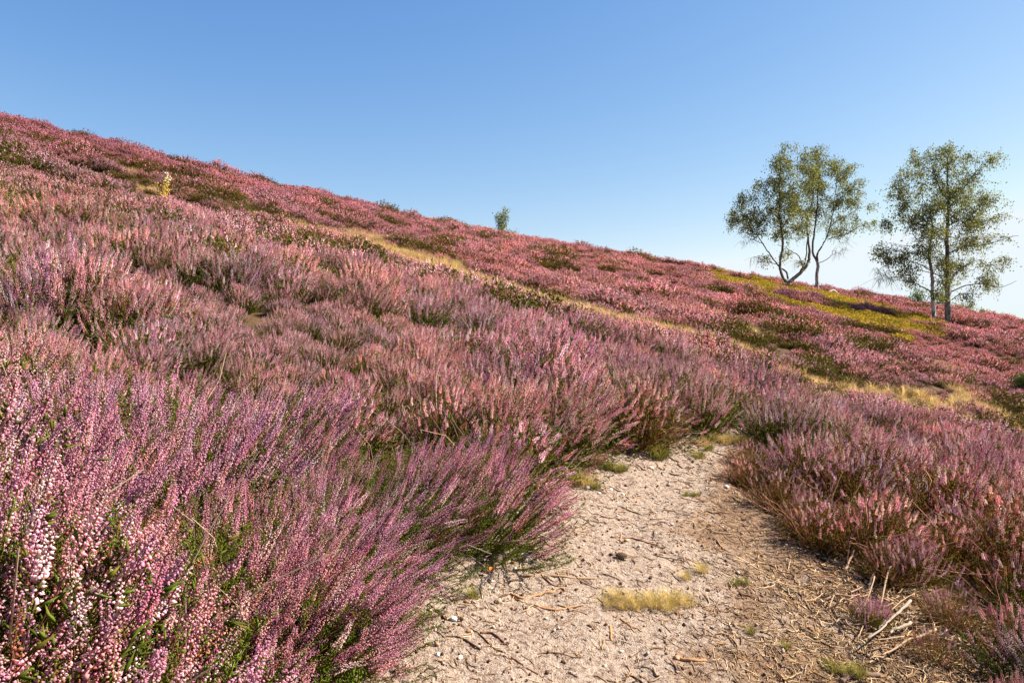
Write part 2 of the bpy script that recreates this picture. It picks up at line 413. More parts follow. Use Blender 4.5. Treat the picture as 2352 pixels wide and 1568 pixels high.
SRC = {k: [source('heather_plant_source', joined(*p).mesh('heather_plant', [M_FOL, M_BLOOM])) for p in v] for k, v in KINDS.items() if k.startswith(('far', 'mid'))}
SRC['near'] = SRC['mid']

def scatter(name, label, cat, pos, rot, scl, tint, vi, sources):
    """one stuff object that draws sources[vi] at every point"""
    me = bpy.data.meshes.new(name); n = len(pos)
    me.vertices.add(n); me.vertices.foreach_set('co', np.asarray(pos, np.float32).ravel())
    for an, ty, dom, arr, key in (('rot', 'FLOAT_VECTOR', 'POINT', rot, 'vector'), ('scl', 'FLOAT_VECTOR', 'POINT', scl, 'vector'),
                                  ('tint', 'FLOAT_COLOR', 'POINT', np.concatenate([tint, np.ones((n, 1))], 1), 'color'), ('vi', 'INT', 'POINT', vi, 'value')):
        a = me.attributes.new(an, ty, dom)
        a.data.foreach_set(key, np.asarray(arr, np.int32 if ty == 'INT' else np.float32).ravel())
    o = link(bpy.data.objects.new(name, me)); tag(o, label, cat, kind='stuff')
    ng = bpy.data.node_groups.new(name, 'GeometryNodeTree')
    ng.interface.new_socket('Geometry', in_out='INPUT', socket_type='NodeSocketGeometry')
    ng.interface.new_socket('Geometry', in_out='OUTPUT', socket_type='NodeSocketGeometry')
    N = ng.nodes.new; L = ng.links.new
    gi, go = N('NodeGroupInput'), N('NodeGroupOutput'); jn = N('GeometryNodeJoinGeometry')
    def attr(nm, ty):
        a = N('GeometryNodeInputNamedAttribute'); a.data_type = ty; a.inputs['Name'].default_value = nm; return a.outputs['Attribute']
    ar, as_, av = attr('rot', 'FLOAT_VECTOR'), attr('scl', 'FLOAT_VECTOR'), attr('vi', 'INT')
    er = N('FunctionNodeEulerToRotation'); L(ar, er.inputs[0])
    for k, s in enumerate(sources):
        ob = N('GeometryNodeObjectInfo'); ob.inputs['Object'].default_value = s
        cm = N('FunctionNodeCompare'); cm.data_type = 'INT'; cm.operation = 'EQUAL'
        L(av, cm.inputs[2]); cm.inputs[3].default_value = k
        ip = N('GeometryNodeInstanceOnPoints')
        L(gi.outputs[0], ip.inputs['Points']); L(cm.outputs[0], ip.inputs['Selection']); L(ob.outputs['Geometry'], ip.inputs['Instance'])
        L(er.outputs[0], ip.inputs['Rotation']); L(as_, ip.inputs['Scale']); L(ip.outputs[0], jn.inputs[0])
    L(jn.outputs[0], go.inputs[0])
    o.modifiers.new('scatter', 'NODES').node_group = ng
    return o

# ---- where the plants stand
def jgrid(x0, x1, y0, y1, s, seed):
    r_ = np.random.default_rng(seed)
    gx, gy = np.meshgrid(np.arange(x0, x1, s), np.arange(y0, y1, s*.9))
    gx = gx+(np.arange(gy.shape[0])[:, None] % 2)*s*.5
    p = np.stack([gx.ravel(), gy.ravel()], 1)
    return p+r_.uniform(-.42, .42, p.shape)*s
def band(y0, y1, s, seed, mx=2.6):
    p = jgrid(-1.05*y1-mx, .95*y1+mx, y0, y1, s, seed)
    k = (p[:, 0] > -.85*np.maximum(p[:, 1], 0)-mx) & (p[:, 0] < .80*np.maximum(p[:, 1], 0)+mx)
    return p[k]
pts = np.concatenate([band(-1.2, 2.6, .27, 1), band(2.6, 8, .31, 2), band(8, 20, .36, 3), band(20, 40, .37, 4), band(40, 70, .45, 5)])
EXTRA = U([(640, 1420), (660, 1500), (740, 1400), (700, 1460), (800, 1330), (640, 1590), (600, 1540), (860, 1290), (560, 1470), (720, 1340)])   # plants along the near path edge
pts = np.concatenate([pts, EXTRA])
x, y = pts.T
u = np.clip(x/np.maximum(y, 1.2), -1.6, 1.4)
sdp = poly_sd(PATH, x, y); sds = line_d(STRIP, x, y); sdb = poly_sd(BILB, x, y)
SW = np.interp(x, U([(330, 440), (640, 512), (800, 548), (1080, 635), (1700, 806), (2000, 890), (2352, 970)], .08)[:, 0], [.10, .20, .75, .95, .72, .15, .08])
lft_edge = x < np.interp(y, [2, 2.6, 3.3, 4.2, 5.2, 6], [.25, .35, .50, .75, 1.1, 1.5])
keep = (sdp > np.where(lft_edge, np.interp(y, [2.2, 2.7, 3.3, 4.0, 5.0], [.16, .03, -.05, -.06, -.06]), np.where(y < 3.2, -.08, .03))) & (sds > SW*(.65+.7*fbm(x*.9, y*.9, 21))) & ((sdb > -.2) | (fbm(x/1.5, y/1.5, 95, 2) < .36)) & (np.hypot(x, y) > 1.22) & (y < DC(u)+7)
for (c, r_) in BARE: keep &= np.hypot(x-c[0], y-c[1]) > r_*(.5+.7*fbm(x*2, y*2, 5))
# thinning: gaps between plants
gap = fbm(x/1.1, y/1.1, 31, 2)
keep &= ~((gap < .36) & (y > 2.8) & ~((x > .5) & (y < 3.6)) & ~(sdp < .35) & (rng.random(len(x)) < .75))
_px = CX+F*x/np.maximum(y, .3); _py = CY-F*(base_ground(x, y)+.3-H)/np.maximum(y, .3)
for (ax_, ay_, bx_, by_) in ((280, 1190, 150, 95), (840, 1190, 200, 100), (1130, 1230, 60, 40), (60, 1010, 90, 40), (520, 960, 150, 50), (980, 985, 110, 45), (210, 740, 110, 40), (560, 690, 80, 22), (1420, 985, 70, 25), (1560, 960, 40, 22)):
    keep &= ~((((_px-ax_)/bx_)**2+((_py-ay_)/by_)**2 < 1) & (y > .5))
keep[-len(EXTRA):] = True
pts = pts[keep]; x, y = pts.T; u = u[keep]; sdp, sds, sdb = sdp[keep], sds[keep], sdb[keep]
z = ground(x, y)
n = len(pts)
# plant size
hs = rng.uniform(.72, 1.25, n)*(.55+.9*sstep(.25, .75, fbm(x/1.5, y/1.5, 41, 2)))*.92
hs *= np.where((x > .3) & (y < 8), .74, 1.0)
right_edge = (x > .5) & (sdp < .32) & (y < 5.6)
hs *= np.where(right_edge, .74, 1)
hs *= 1+.30*np.exp(-((x-unproj(1930, 1290)[0])**2+(y-unproj(1930, 1290)[1])**2)/.5)
hs = np.where((sdp < .4) & (x < .9), np.maximum(hs, 1.0), hs)
hs *= np.where(sds < 1.6, .72, 1)
dcam = np.hypot(x, y)
hs *= np.where(dcam < 1.3, .78, 1)
# lean: towards the path and the light (to the right)
lean = np.where(x < .5, R(22)*np.exp(-np.maximum(y-2.5, 0)/4)+R(7), R(4))
lean += R(16)*((sdp < .3) & (x < unproj(1500, 1200)[0]+.3*y*.3) & (x < .9))
laz = R(-20)+rng.normal(0, .35, n)
spin = rng.uniform(0, 2*np.pi, n)
def eul(i):
    ax = Vector((-math.sin(laz[i]), math.cos(laz[i]), 0))
    q = Matrix.Rotation(lean[i]+rng.normal(0, .06), 3, ax) @ Matrix.Rotation(spin[i], 3, 'Z')
    return q.to_euler()
rot = np.array([eul(i)[:] for i in range(n)])
# colour of each plant's flowers: redder higher up the hill, paler and more lilac near
big = fbm(x/4, y/4, 51); sm = rng.random(n)
far = sstep(9, 26, y)
lft = sstep(.1, -.6, u)
hv = rng.normal(0, 1, n)[:, None]*.6+(fbm(x/.9, y/.9, 57, 2)[:, None]-.5)*3
tint = np.ones((n, 3))*(.76+.46*sm[:, None])*(1+hv.clip(-1.5, 1.5)*np.array([-.02, .02, .09]))
mid_ = sstep(2.0, 6, y)
tint *= 1+mid_[:, None]*np.array([.04, .06, .03])+far[:, None]*np.array([.14, -.04, -.02])+(far*lft)[:, None]*np.array([-.30, -.40, -.26])
tint *= np.where(((x > .5) & (y < 7) & (sdp < 3))[:, None], np.array([.98, 1.02, .95]), 1)
brn = sstep(.52, .72, big)*rng.random(n)*sstep(7, 18, y)
tint *= 1-brn[:, None]*np.array([.16, .10, .24])
tint *= np.where((sm > .93)[:, None], np.array([.75, .75, .72]), 1)
px = CX+F*x/np.maximum(y, .3); py = CY-F*(z+.3*hs-H)/np.maximum(y, .3)

inframe = (y > .5) & (px > -60) & (px < 2412) & (py < 1700)
near_faded = (px > 20) & (px < 380) & (py > 1020) & (py < 1560) & (y < 2.6)
d_order = np.argsort(np.where(inframe, y, 1e9))
n_ind = min(285, int(inframe.sum()))
ind = d_order[:n_ind]
ind_set = np.zeros(n, bool); ind_set[ind] = True
print('heather total', n, 'y limit of single plants', y[ind].max())

TR = dict(p=unproj(1500, 1200))
def zone(i):
    X, Y, P_, Q = x[i], y[i], px[i], py[i]
    if X > .35 and P_ > 1560:
        if right_edge[i]: return ('sparse low heather bush with bare twigs, bordering the right side of the sandy path', 'sparse heather bushes right of the path')
        if Y < 3.0: return ('mauve and brown heather bush in the near right corner, beside the dead branches', 'heather bushes in the near right corner')
        if Y < 5.0: return ('tall pink heather bush in the clump right of the sandy path', 'heather bushes of the right clump')
        return ('pink heather bush behind the tall clump on the right', 'heather bushes behind the right clump')
    if sdp[i] < .34:
        if Y < 2.3: return ('mauve heather bush leaning over the near left edge of the sandy path', 'heather bushes leaning over the near path edge')
        if Y < 4: return ('pink heather bush with dark green base, leaning over the left path edge halfway along', 'heather bushes leaning over the middle path edge')
        return ('rounded pink heather bush standing where the sandy path bends away', 'heather bushes at the path bend')
    if near_faded[i]: return ('heather bush with faded orange and pink bells, close by in the left foreground', 'fading heather bushes in the foreground')
    if Y < 2.4: return ('mauve heather bush with separate bells visible, in the foreground left of the path', 'foreground heather bushes')
    if Y < 4.2: return ('lilac pink heather bush on the bank, just behind the foreground plants', 'heather bushes behind the foreground')
    if X < -.18*Y: return ('pale pink heather bush on the rising left slope above the foreground bank', 'heather bushes on the left slope')
    return ('pale pink heather bush on the mid slope above the sandy path', 'heather bushes on the mid slope')
def pick(i):
    if right_edge[i]: return ('near_sparse' if rng.random() < .6 else 'near') if y[i] < 3.4 else 'mid_sparse'
    if y[i] < 3.5: return 'near_faded' if near_faded[i] and rng.random() < .6 else ('near' if x[i] < .7 or rng.random() < .2 else 'near_sparse')
    if x[i] > .6 and y[i] < 4.6 and rng.random() < .8: return 'mid_sparse'
    return 'mid_sparse' if rng.random() < .12 else 'mid'
for i in ind:
    k = pick(i); fo, bl = PAIR[k][rng.integers(len(PAIR[k]))]
    e = empty('heather_bush', (x[i], y[i], z[i]-.02), rot[i], 1)
    e.scale = (hs[i]*rng.uniform(.95, 1.15),)*2+(hs[i],)
    lb, gr = zone(i); tag(e, lb, 'heather', gr)
    a = link(bpy.data.objects.new('foliage', fo), e); b = link(bpy.data.objects.new('blossom', bl), e)
    a['tint'] = [1.35, .92, .85] if x[i] > .55 and y[i] < 5 else [.95+.2*float(sm[i]), 1.0, 1.0]; b['tint'] = [float(v) for v in tint[i]]
rest = np.where(~ind_set)[0]
srcs = SRC['mid']+SRC['mid_sparse']+SRC['far']+SRC['far_green']
nm, nms, nf, nfg = len(SRC['mid']), len(SRC['mid_sparse']), len(SRC['far']), len(SRC['far_green'])
green = (fbm(x/1.3, y/1.3, 61, 2) > .66) | ((sds < .7) & (rng.random(n) < .45)) | ((line_d(U([(0, 320), (200, 372), (420, 430), (640, 500), (800, 540)], .2), x, y) < .9) & (rng.random(n) < .6))
vi = np.where(y < 12, rng.integers(0, nm, n), nm+nms+rng.integers(0, nf, n))
vi = np.where(green & (y > 9), nm+nms+nf+rng.integers(0, nfg, n), vi)
scl = np.stack([hs*rng.uniform(1.0, 1.25, n), hs*rng.uniform(1.0, 1.25, n), hs], 1)
scl *= np.where(y > 40, 1.15, 1.0)[:, None]
scl[:, 2] *= 1-.28*sstep(8, 18, y)
scl *= np.where((y > 16) & (rng.random(n) < .07), rng.uniform(1.1, 1.5, n), 1)[:, None]
scatter('heather_cover', 'pink flowering heather covering the whole hillside up to the skyline', 'heather', np.stack([x, y, z-.02], 1)[rest], rot[rest], scl[rest], tint[rest], vi[rest], srcs)

# ------------------------------------------------------------------ ground and path
def sheet(xs, ys, zf, name, mat, colf=None, mask=None):
    X, Y = np.meshgrid(xs, ys); Z = zf(X.ravel(), Y.ravel())
    V = np.stack([X.ravel(), Y.ravel(), Z], 1)
    i = np.arange(len(ys)-1)[:, None]*len(xs)+np.arange(len(xs)-1)[None]
    q = np.stack([i, i+1, i+len(xs)+1, i+len(xs)], -1).reshape(-1, 4)
    if mask is not None:
        k = mask(X.ravel(), Y.ravel()); q = q[k[q].all(1)]
        used = np.zeros(len(V), int); used[q.ravel()] = 1; idx = np.cumsum(used)-1; V = V[used > 0]; q = idx[q]
    mb = MB(); mb.add(V, q, colf(V[:, 0], V[:, 1]) if colf else (1, 1, 1))
    return mb.build(name, mat, None, True)
sx = np.sinh(np.linspace(-8.2, 8.2, 420)); sx = sx/sx.max()*1500
sy = np.sinh(np.linspace(-6.5, 8.2, 400)); sy = 4+sy/sy.max()*1800
def soil_col(X, Y):
    s = np.exp(-(line_d(STRIP, X, Y)/.5)**2) if X.size < 400000 else 0*X
    for c, r_ in BARE: s = np.maximum(s, np.exp(-(np.hypot(X-c[0], Y-c[1])/r_)**2))
    s = s[:, None]
    return (1-s)*np.array([1, 1, 1.])+s*np.array([3.4, 3.3, 2.4])
def ground_low(X, Y):
    d = poly_sd(PATH, X, Y); return ground(X, Y)-.03*sstep(.0, -.12, d)
g = sheet(sx, sy, ground_low, 'ground', M_SOIL, soil_col)
tag(g, 'dark brown heath soil rising to the left under the heather', 'ground', kind='structure')
def path_z(X, Y):
    Z = ground(X, Y)+.006
    d = poly_sd(PATH, X, Y)
    Z += .045*(fbm(X*2.2, Y*2.2, 71)-.5)+.024*(fbm(X*9, Y*9, 72)-.5)+.017*(fbm(X*26, Y*26, 73, 2)-.5)
    Z += .045*sstep(-.25, .05, d)*(fbm(X*6, Y*6, 74)-.25)
    return Z
def path_litter(X, Y):
    # more brown litter to the right and along the edges; red ochre streak in the middle right
    PX = CX+F*X/np.maximum(Y, .3); PY = CY-F*(base_ground(X, Y)-H)/np.maximum(Y, .3)
    mid = np.interp(PY, [1000, 1060, 1120, 1200, 1300, 1400, 1568, 1800], [1700, 1640, 1600, 1560, 1600, 1560, 1560, 1560])
    wid = np.interp(PY, [1000, 1200, 1568], [50, 150, 240])
    a = .5*sstep(-.6, 1.0, (PX-mid)/wid)
    a += .30*np.exp(-(((PX-1620)/170)**2+((PY-1235)/50)**2))
    a += .16*sstep(1420, 1540, PY)
    d = poly_sd(PATH, X, Y); a += .22*sstep(-.12, .0, d)*(PX > 1500)
    return np.stack([a+.02, 0*a, 0*a], 1)
pth = sheet(np.arange(-1.3, 2.9, .014), np.arange(-.3, 6.9, .018), path_z, 'path', M_SAND, path_litter, lambda X, Y: poly_sd(PATH, X, Y) < .07)
tag(pth, 'pale sandy footpath littered with twigs, bending out of sight', 'path', kind='structure')
def pz(X, Y): return float(path_z(np.array([X]), np.array([Y]))[0])

# ------------------------------------------------------------------ fine litter on the path (nobody could count it)
def scatter_path(n, wfun, seed):
    r_ = np.random.default_rng(seed)
    X = r_.uniform(-1.2, 2.8, n*6); Y = .9+5.6*r_.random(n*6)**1.5
    d = poly_sd(PATH, X, Y); PX = CX+F*X/Y; PY = CY-F*(base_ground(X, Y)-H)/Y
    w = wfun(PX, PY, d)*(d < np.where(PX > 1700, .45, .12))
    k = np.where(r_.random(len(X)) < w)[0][:n]
    return X[k], Y[k]
mb = MB()
def straws(n, wfun, seed, l0, l1, r0, r1, cols, curl):
    r_ = np.random.default_rng(seed)
    X, Y = scatter_path(n, wfun, seed); n = len(X); a = r_.uniform(0, np.pi, n)*.8+r_.normal(0, .3, n)
    ln = r_.uniform(l0, l1, n); t = np.linspace(-.5, .5, 5)
    bend = np.cumsum(r_.normal(0, curl, (n, 5)), 1)
    dx, dy = np.cos(a[:, None]+bend), np.sin(a[:, None]+bend)
    PX_ = X[:, None]+np.cumsum(dx, 1)*ln[:, None]/5; PY_ = Y[:, None]+np.cumsum(dy, 1)*ln[:, None]/5
    rad = r_.uniform(r0, r1, n)
    PZ = path_z(PX_.ravel(), PY_.ravel()).reshape(n, 5)+rad[:, None]*.7+np.abs(r_.normal(0, .004, (n, 1)))*np.abs(t)*2
    c = np.array(cols)[r_.integers(0, len(cols), n)]*r_.uniform(.6, 1.25, (n, 1))
    tubes(mb, np.stack([PX_, PY_, PZ], 2), rad[:, None]*np.array([.6, 1, 1, .9, .5]), c, 3)
right_w = lambda PX, PY, d: .10+.9*sstep(1480, 1900, PX+.35*(PY-1200))
anyw = lambda PX, PY, d: .5+.5*sstep(-.3, 0, d)
straws(14000, right_w, 3, .02, .08, .0008, .0021, [(.40, .24, .12), (.46, .30, .16), (.22, .115, .055), (.48, .35, .21), (.10, .055, .03)], .35)
straws(4200, anyw, 4, .012, .05, .0008, .0022, [(.20, .11, .06), (.32, .18, .10), (.10, .06, .04), (.45, .29, .17)], .3)
straws(7000, lambda PX, PY, d: sstep(1620, 1900, PX)*sstep(1240, 1380, PY)+.02, 6, .03, .11, .0011, .0028, [(.46, .30, .16), (.52, .37, .21), (.36, .21, .10), (.24, .13, .06)], .42)
straws(2200, lambda PX, PY, d: .05+.95*sstep(1800, 2050, PX), 5, .06, .20, .0018, .0042, [(.40, .27, .15), (.34, .21, .12), (.20, .12, .07)], .38)
r_ = np.random.default_rng(9)
X, Y = scatter_path(15000, anyw, 8)      # crumbs of bark and soil
cz = path_z(X, Y); s = r_.gamma(2, .0026, len(X)).clip(.002, .014)
ccol = np.array([(.20, .12, .08), (.34, .22, .15), (.10, .06, .04), (.52, .40, .30), (.28, .14, .07)])[r_.integers(0, 5, len(X))]*r_.uniform(.7, 1.3, (len(X), 1))
octas(mb, np.stack([X, Y, cz+s*.25], 1), norm(np.stack([r_.normal(size=len(X)), r_.normal(size=len(X)), .3*r_.normal(size=len(X))], 1)), s*r_.uniform(1, 2.2, len(X)), s, ccol)
tag(mb.build('litter', M_LITTER), 'straw, needles and bark crumbs strewn over the sandy path', 'litter', kind='stuff')

# ------------------------------------------------------------------ sticks, each one by itself
def on_path(px, py, up=0.0):
    X, Y = unproj(px, py); return np.array([X, Y, pz(X, Y)+up])
cA = lambda a: (1071.9+a[0]*.2383, 1194.4+a[1]*.2383)
cB = lambda a: (1286+a[0]*.1953, 949.4+a[1]*.1953)
cC = lambda a: (1470+a[0]*.21875, 1255.6+a[1]*.21875)
cD = lambda a: (1898.75+a[0]*.2383, 1194.4+a[1]*.2383)
TAN, ORG, BRN, DRK, GRY = (.33, .215, .13), (.40, .20, .09), (.18, .09, .055), (.08, .045, .03), (.22, .17, .13)
def stick(conv, pts, r, col, label, group=None, name='stick', lift=0.0, taper=.55):
    q = [conv(a) for a in pts]; g0 = [unproj(*a) for a in q]
    d = np.mean([a[1] for a in g0])
    rw = r*d/F
    P = [np.array([a[0], a[1], pz(*a)+rw*.55+(lift[k] if np.ndim(lift) else lift)]) for k, a in enumerate(g0)]
    c = np.mean(P, 0); m = MB()
    tube1(m, np.array(P)-c, rw, rw*taper, col, 7, rw*.16, sub=4)
    o = m.build(name, M_WOOD, None, True); o.location = c
    return tag(o, label, name.replace('_', ' '), group)
G1 = 'thin twigs lying on the far part of the path'
T1 = 'thin dark brown twig lying flat on the far sandy part of the path'
G2 = 'thin twigs lying on the near part of the path'
T2 = 'thin brown twig lying on the near part of the sandy path'
stick(cA, [(510, 565), (620, 580), (760, 575), (940, 600), (1150, 600), (1250, 605)], 2.9, TAN, 'long straight pale root half sunk in the path, longest piece left of the pine cone')
stick(cA, [(720, 580), (790, 640), (850, 665), (940, 680)], 1.9, BRN, 'short brown stick branching off below the long pale root')
stick(cA, [(1050, 600), (1130, 635), (1260, 690)], 1.4, BRN, 'thin brown twig slanting down from the right end of the long pale root')
stick(cA, [(420, 750), (530, 795), (640, 750), (760, 735), (830, 740), (860, 702), (920, 705), (950, 740)], 2.7, ORG, 'bent orange brown branch with a hooked right end, left of the dry grass')
stick(cA, [(640, 855), (720, 880), (860, 905), (1010, 890), (1130, 880)], 3.0, ORG, 'split orange wood strip below the hooked orange branch')
stick(cA, [(430, 765), (540, 840), (680, 890), (745, 945)], 1.2, BRN, 'thin twig crossing under the split orange wood strip')
stick(cA, [(300, 890), (420, 870), (550, 850)], 1.0, TAN, 'thin pale straw coloured twig beside the brown nut')
stick(cA, [(130, 1120), (230, 1130), (290, 1180), (350, 1230), (365, 1260)], 3.1, BRN, 'thick reddish brown curved stick near the bottom left edge of the path')
stick(cA, [(330, 1250), (385, 1255), (410, 1300)], 2.2, BRN, 'small kinked brown stick touching the thick curved reddish stick')
stick(cA, [(240, 1275), (290, 1320), (380, 1340)], 1.6, DRK, 'dark short stick beneath the small kinked brown stick')
stick(cA, [(1380, 1070), (1390, 1120), (1397, 1185)], 3.0, ORG, 'short stubby brown stick pointing towards the camera, below the dry grass', taper=.8)
stick(cA, [(1480, 990), (1530, 1035), (1600, 1070), (1665, 1090)], 2.2, ORG, 'orange twig with a forked tip just below the dry grass')
stick(cA, [(1390, 180), (1520, 185), (1620, 205), (1750, 260), (1850, 300)], 2.4, BRN, 'long dark reddish stick lying behind the pine cone')
stick(cA, [(1700, 205), (1780, 210), (1870, 225)], 1.4, BRN, 'short thin brown twig right of the long dark reddish stick')
stick(cA, [(1310, 560), (1380, 590), (1480, 620)], 1.5, DRK, 'dark thin twig with a knobbed end in front of the pine cone')
stick(cA, [(670, 250), (800, 222), (910, 232)], 2.4, TAN, 'tan stick at the left path edge under overhanging heather')
stick(cA, [(430, 1390), (480, 1412), (510, 1440), (545, 1470)], 3.0, BRN, 'stubby brown stick below the thick reddish curved stick')
stick(cA, [(580, 1495), (640, 1508), (690, 1525)], 2.2, BRN, 'short brown stick close to the bottom of the path')
for p in ([(400, 980), (480, 1010), (660, 1045), (800, 1100)], [(520, 660), (560, 700), (630, 730)], [(0, 960), (100, 1020), (200, 1070)], [(840, 760), (960, 790), (1100, 790), (1200, 795)], [(1640, 1340), (1750, 1360), (2030, 1355)]):
    stick(cA, p, 1.0, BRN, T2, G2)
stick(cA, [(1800, 1450), (1830, 1500), (1862, 1525), (1760, 1550)], 3.0, TAN, 'angular tan wood piece bent like a hook at the bottom of the path')
stick(cA, [(1800, 395), (1900, 400), (2056, 420)], 1.4, DRK, 'dark thin twig lying right of the pine cone')
stick(cC, [(380, 1160), (450, 1200), (560, 1225), (690, 1210)], 4.6, (.33, .17, .08), 'thick curved reddish bark strip lying near the bottom of the path', taper=.8)
stick(cC, [(1040, 520), (1150, 540), (1240, 580), (1310, 610)], 3.0, BRN, 'brown stick with dark thick end among the straw litter')
stick(cC, [(1620, 930), (1740, 890), (1900, 875)], 2.0, TAN, 'pale wavy root in the litter, pointing at the dead branches')
stick(cC, [(1720, 600), (1800, 585), (1850, 565), (1920, 515)], 2.2, TAN, 'pale upcurved root at the foot of the right heather')
for p in ([(680, 810), (800, 805)], [(1280, 900), (1400, 870), (1640, 870)], [(1120, 0), (1180, 60), (1290, 100)], [(1330, 50), (1450, 80), (1590, 115)], [(140, 150), (260, 155), (350, 175), (460, 200)]):
    stick(cC, p, 1.2, TAN if p[0][1] > 500 else BRN, 'thin twig lying in the brown litter right of the bare sand', 'thin twigs in the brown litter')
stick(cB, [(480, 1225), (600, 1250), (810, 1272)], 1.6, BRN, T1, G1)
for p in ([(320, 1265), (430, 1280), (550, 1300)], [(1060, 1270), (1270, 1270)], [(1070, 1390), (1280, 1385)], [(700, 1000), (960, 990)], [(1600, 1000), (1760, 1025)], [(1780, 1055), (1920, 1075)], [(1300, 825), (1430, 820), (1560, 850)], [(1380, 1410), (1530, 1395)],
          [(510, 1120), (600, 1135)], [(640, 1160), (780, 1172)], [(1140, 1155), (1300, 1165)], [(880, 960), (960, 975)], [(1540, 1240), (1720, 1250)], [(1420, 1000), (1640, 1050)], [(160, 1020), (300, 1055)]):
    stick(cB, p, 1.3, BRN if rng.random() < .7 else ORG, T1, G1)
stick(cB, [(1420, 1355), (1600, 1390), (1720, 1385), (1830, 1440), (2000, 1465), (2150, 1480)], 1.9, TAN, 'long winding pale root crossing the reddish right part of the path')
# dead branches in the near right corner
DB = 'pale dead branch '
stick(cD, [(600, 490), (530, 540), (470, 600), (420, 650), (400, 735)], 3.0, GRY, DB+'rising steeply out of the right heather, uppermost of the tangle', None, 'dead_branch', [.10, .08, .05, .02, 0])
stick(cD, [(760, 510), (690, 590), (610, 640), (570, 730), (530, 830), (490, 980)], 2.5, TAN, DB+'with many bends, standing up out of the tangle', None, 'dead_branch', [.10, .09, .07, .05, .02, 0], .8)
stick(cD, [(810, 970), (700, 1060), (600, 1140), (530, 1210), (400, 1280)], 3.6, (.30, .235, .18), DB+'thick and straight, slanting through the middle of the tangle', None, 'dead_branch', .05)
stick(cD, [(810, 1110), (700, 1150), (640, 1170), (615, 1215)], 4.2, (.28, .225, .17), 'grey barked dead branch stub with a bent end, beside the thick straight one', None, 'dead_branch', .03)
stick(cD, [(1050, 1190), (920, 1240), (780, 1290), (620, 1360), (530, 1400)], 3.4, TAN, 'long brown dead branch lying low in front of the tangle', None, 'dead_branch', .03)
stick(cD, [(550, 990), (440, 1030), (330, 1040), (190, 1040)], 2.4, TAN, 'pale dead root arching flat on the litter, left of the tangle', None, 'dead_branch', .015)
stick(cD, [(740, 1225), (600, 1238), (480, 1250)], 2.2, TAN, 'short pale dead branch lying level under the thick straight one', None, 'dead_branch', .02)
stick(cD, [(460, 740), (390, 860), (280, 960)], 2.0, TAN, 'thin pale dead branch leaning on the left of the tangle', None, 'dead_branch', [.08, .04, 0])
stick(cD, [(170, 540), (215, 500), (265, 455)], 3.2, TAN, 'short thick tan dead branch at the foot of the tall right heather', None, 'dead_branch', [.0, .03, .06])
stick(cD, [(70, 800), (130, 805), (230, 830), (320, 770)], 2.2, TAN, 'forked pale dead root left of the tangle, on the litter', None, 'dead_branch', .02)
stick(cD, [(560, 1010), (530, 1060), (505, 1110)], 3.6, (.36, .30, .24), 'short pale barkless wood piece between the dead branches', None, 'dead_branch', .01, .9)
for p in ([(20, 900), (60, 830), (75, 800)], [(120, 880), (160, 830), (220, 850)], [(90, 1030), (130, 990), (180, 1000)], [(230, 780), (280, 740), (340, 700)], [(180, 1010), (210, 1080), (300, 1110)], [(640, 880), (560, 900), (500, 890)], [(350, 1070), (320, 1160), (300, 1200)], [(20, 1180), (130, 1200), (230, 1220)], [(600, 960), (720, 880), (850, 800)]):
    stick(cD, p, 1.8, TAN, 'thin curled pale root in the tangle of dead branches', 'curled roots in the dead branch tangle', 'dead_branch', .02)
lg = stick(cD, [(140, 1545), (200, 1505), (330, 1488), (440, 1495), (530, 1520)], 8.5, (.19, .12, .085), 'dark fallen log half buried at the bottom edge, among green sprigs', None, 'log', -.005, .85)
# thin dark stems slanting inside the right clump
for p in ([(0, 410), (160, 260), (330, 130)], [(190, 520), (250, 410), (420, 240)], [(-60, 200), (40, 90), (140, 0)]):
    stick(cD, p, 2.0, DRK, 'dark bare heather stem slanting through the lower right clump', 'dark bare stems in the right clump', 'dead_branch', [.02, .13, .24])

# ------------------------------------------------------------------ stones, cones, a leaf
def stone(px, py, w, col, label, group=None, flat=.62, name='stone'):
    X, Y = unproj(px, py); rw = w*Y/F/2
    import bmesh
    bm = bmesh.new(); bmesh.ops.create_icosphere(bm, subdivisions=3, radius=1)
    sd = int(rng.integers(1e6)); nr = np.random.default_rng(sd)
    planes = norm(nr.normal(size=(9, 3))); lim = nr.uniform(.62, .95, 9)
    V = np.array([v.co[:] for v in bm.verts])
    for a, l in zip(planes, lim):
        dd = V@a; V -= np.maximum(dd-l, 0)[:, None]*a*.9
    V += nr.normal(0, .012, V.shape)
    V *= np.array([1, nr.uniform(.65, .95), flat])*rw
    f = np.array([[v.index for v in p.verts] for p in bm.faces]); bm.free()
    a = nr.uniform(0, 3.14); c, s = math.cos(a), math.sin(a)
    if nr.random() < 1: V[:, :2] = V[:, :2]@np.array([[c, -s], [s, c]])
    m = MB(); m.add(V, f, col)
    o = m.build(name, M_STONE, None, True); o.location = (X, Y, pz(X, Y)+rw*flat*.45)
    return tag(o, label, name, group)
WHT, CRM, PBL, RED = (.70, .66, .62), (.60, .50, .36), (.28, .20, .16), (.34, .19, .12)
stone(*cB((1070, 665)), 14, CRM, 'largest pale angular stone where the path bends away')
stone(*cB((435, 800)), 15, RED, 'reddish brown stone beside the left heather, far along the path')
stone(*cB((320, 900)), 14, WHT, 'white flat stone at the left path edge next to yellow grass')
stone(*cB((600, 920)), 10, WHT, 'small white stone paired with a dark one near the left edge')
stone(*cB((635, 918)), 7, PBL, 'dark little stone touching a white one near the left edge')
stone(*cB((1280, 852)), 12, PBL, 'brown upright stone in the middle of the far path')
stone(*cB((1305, 1322)), 15, (.30, .23, .2), 'smooth round grey brown stone on the reddish middle of the path')
stone(*cB((1960, 912)), 14, (.68, .68, .70), 'bluish white stone under the right heather')
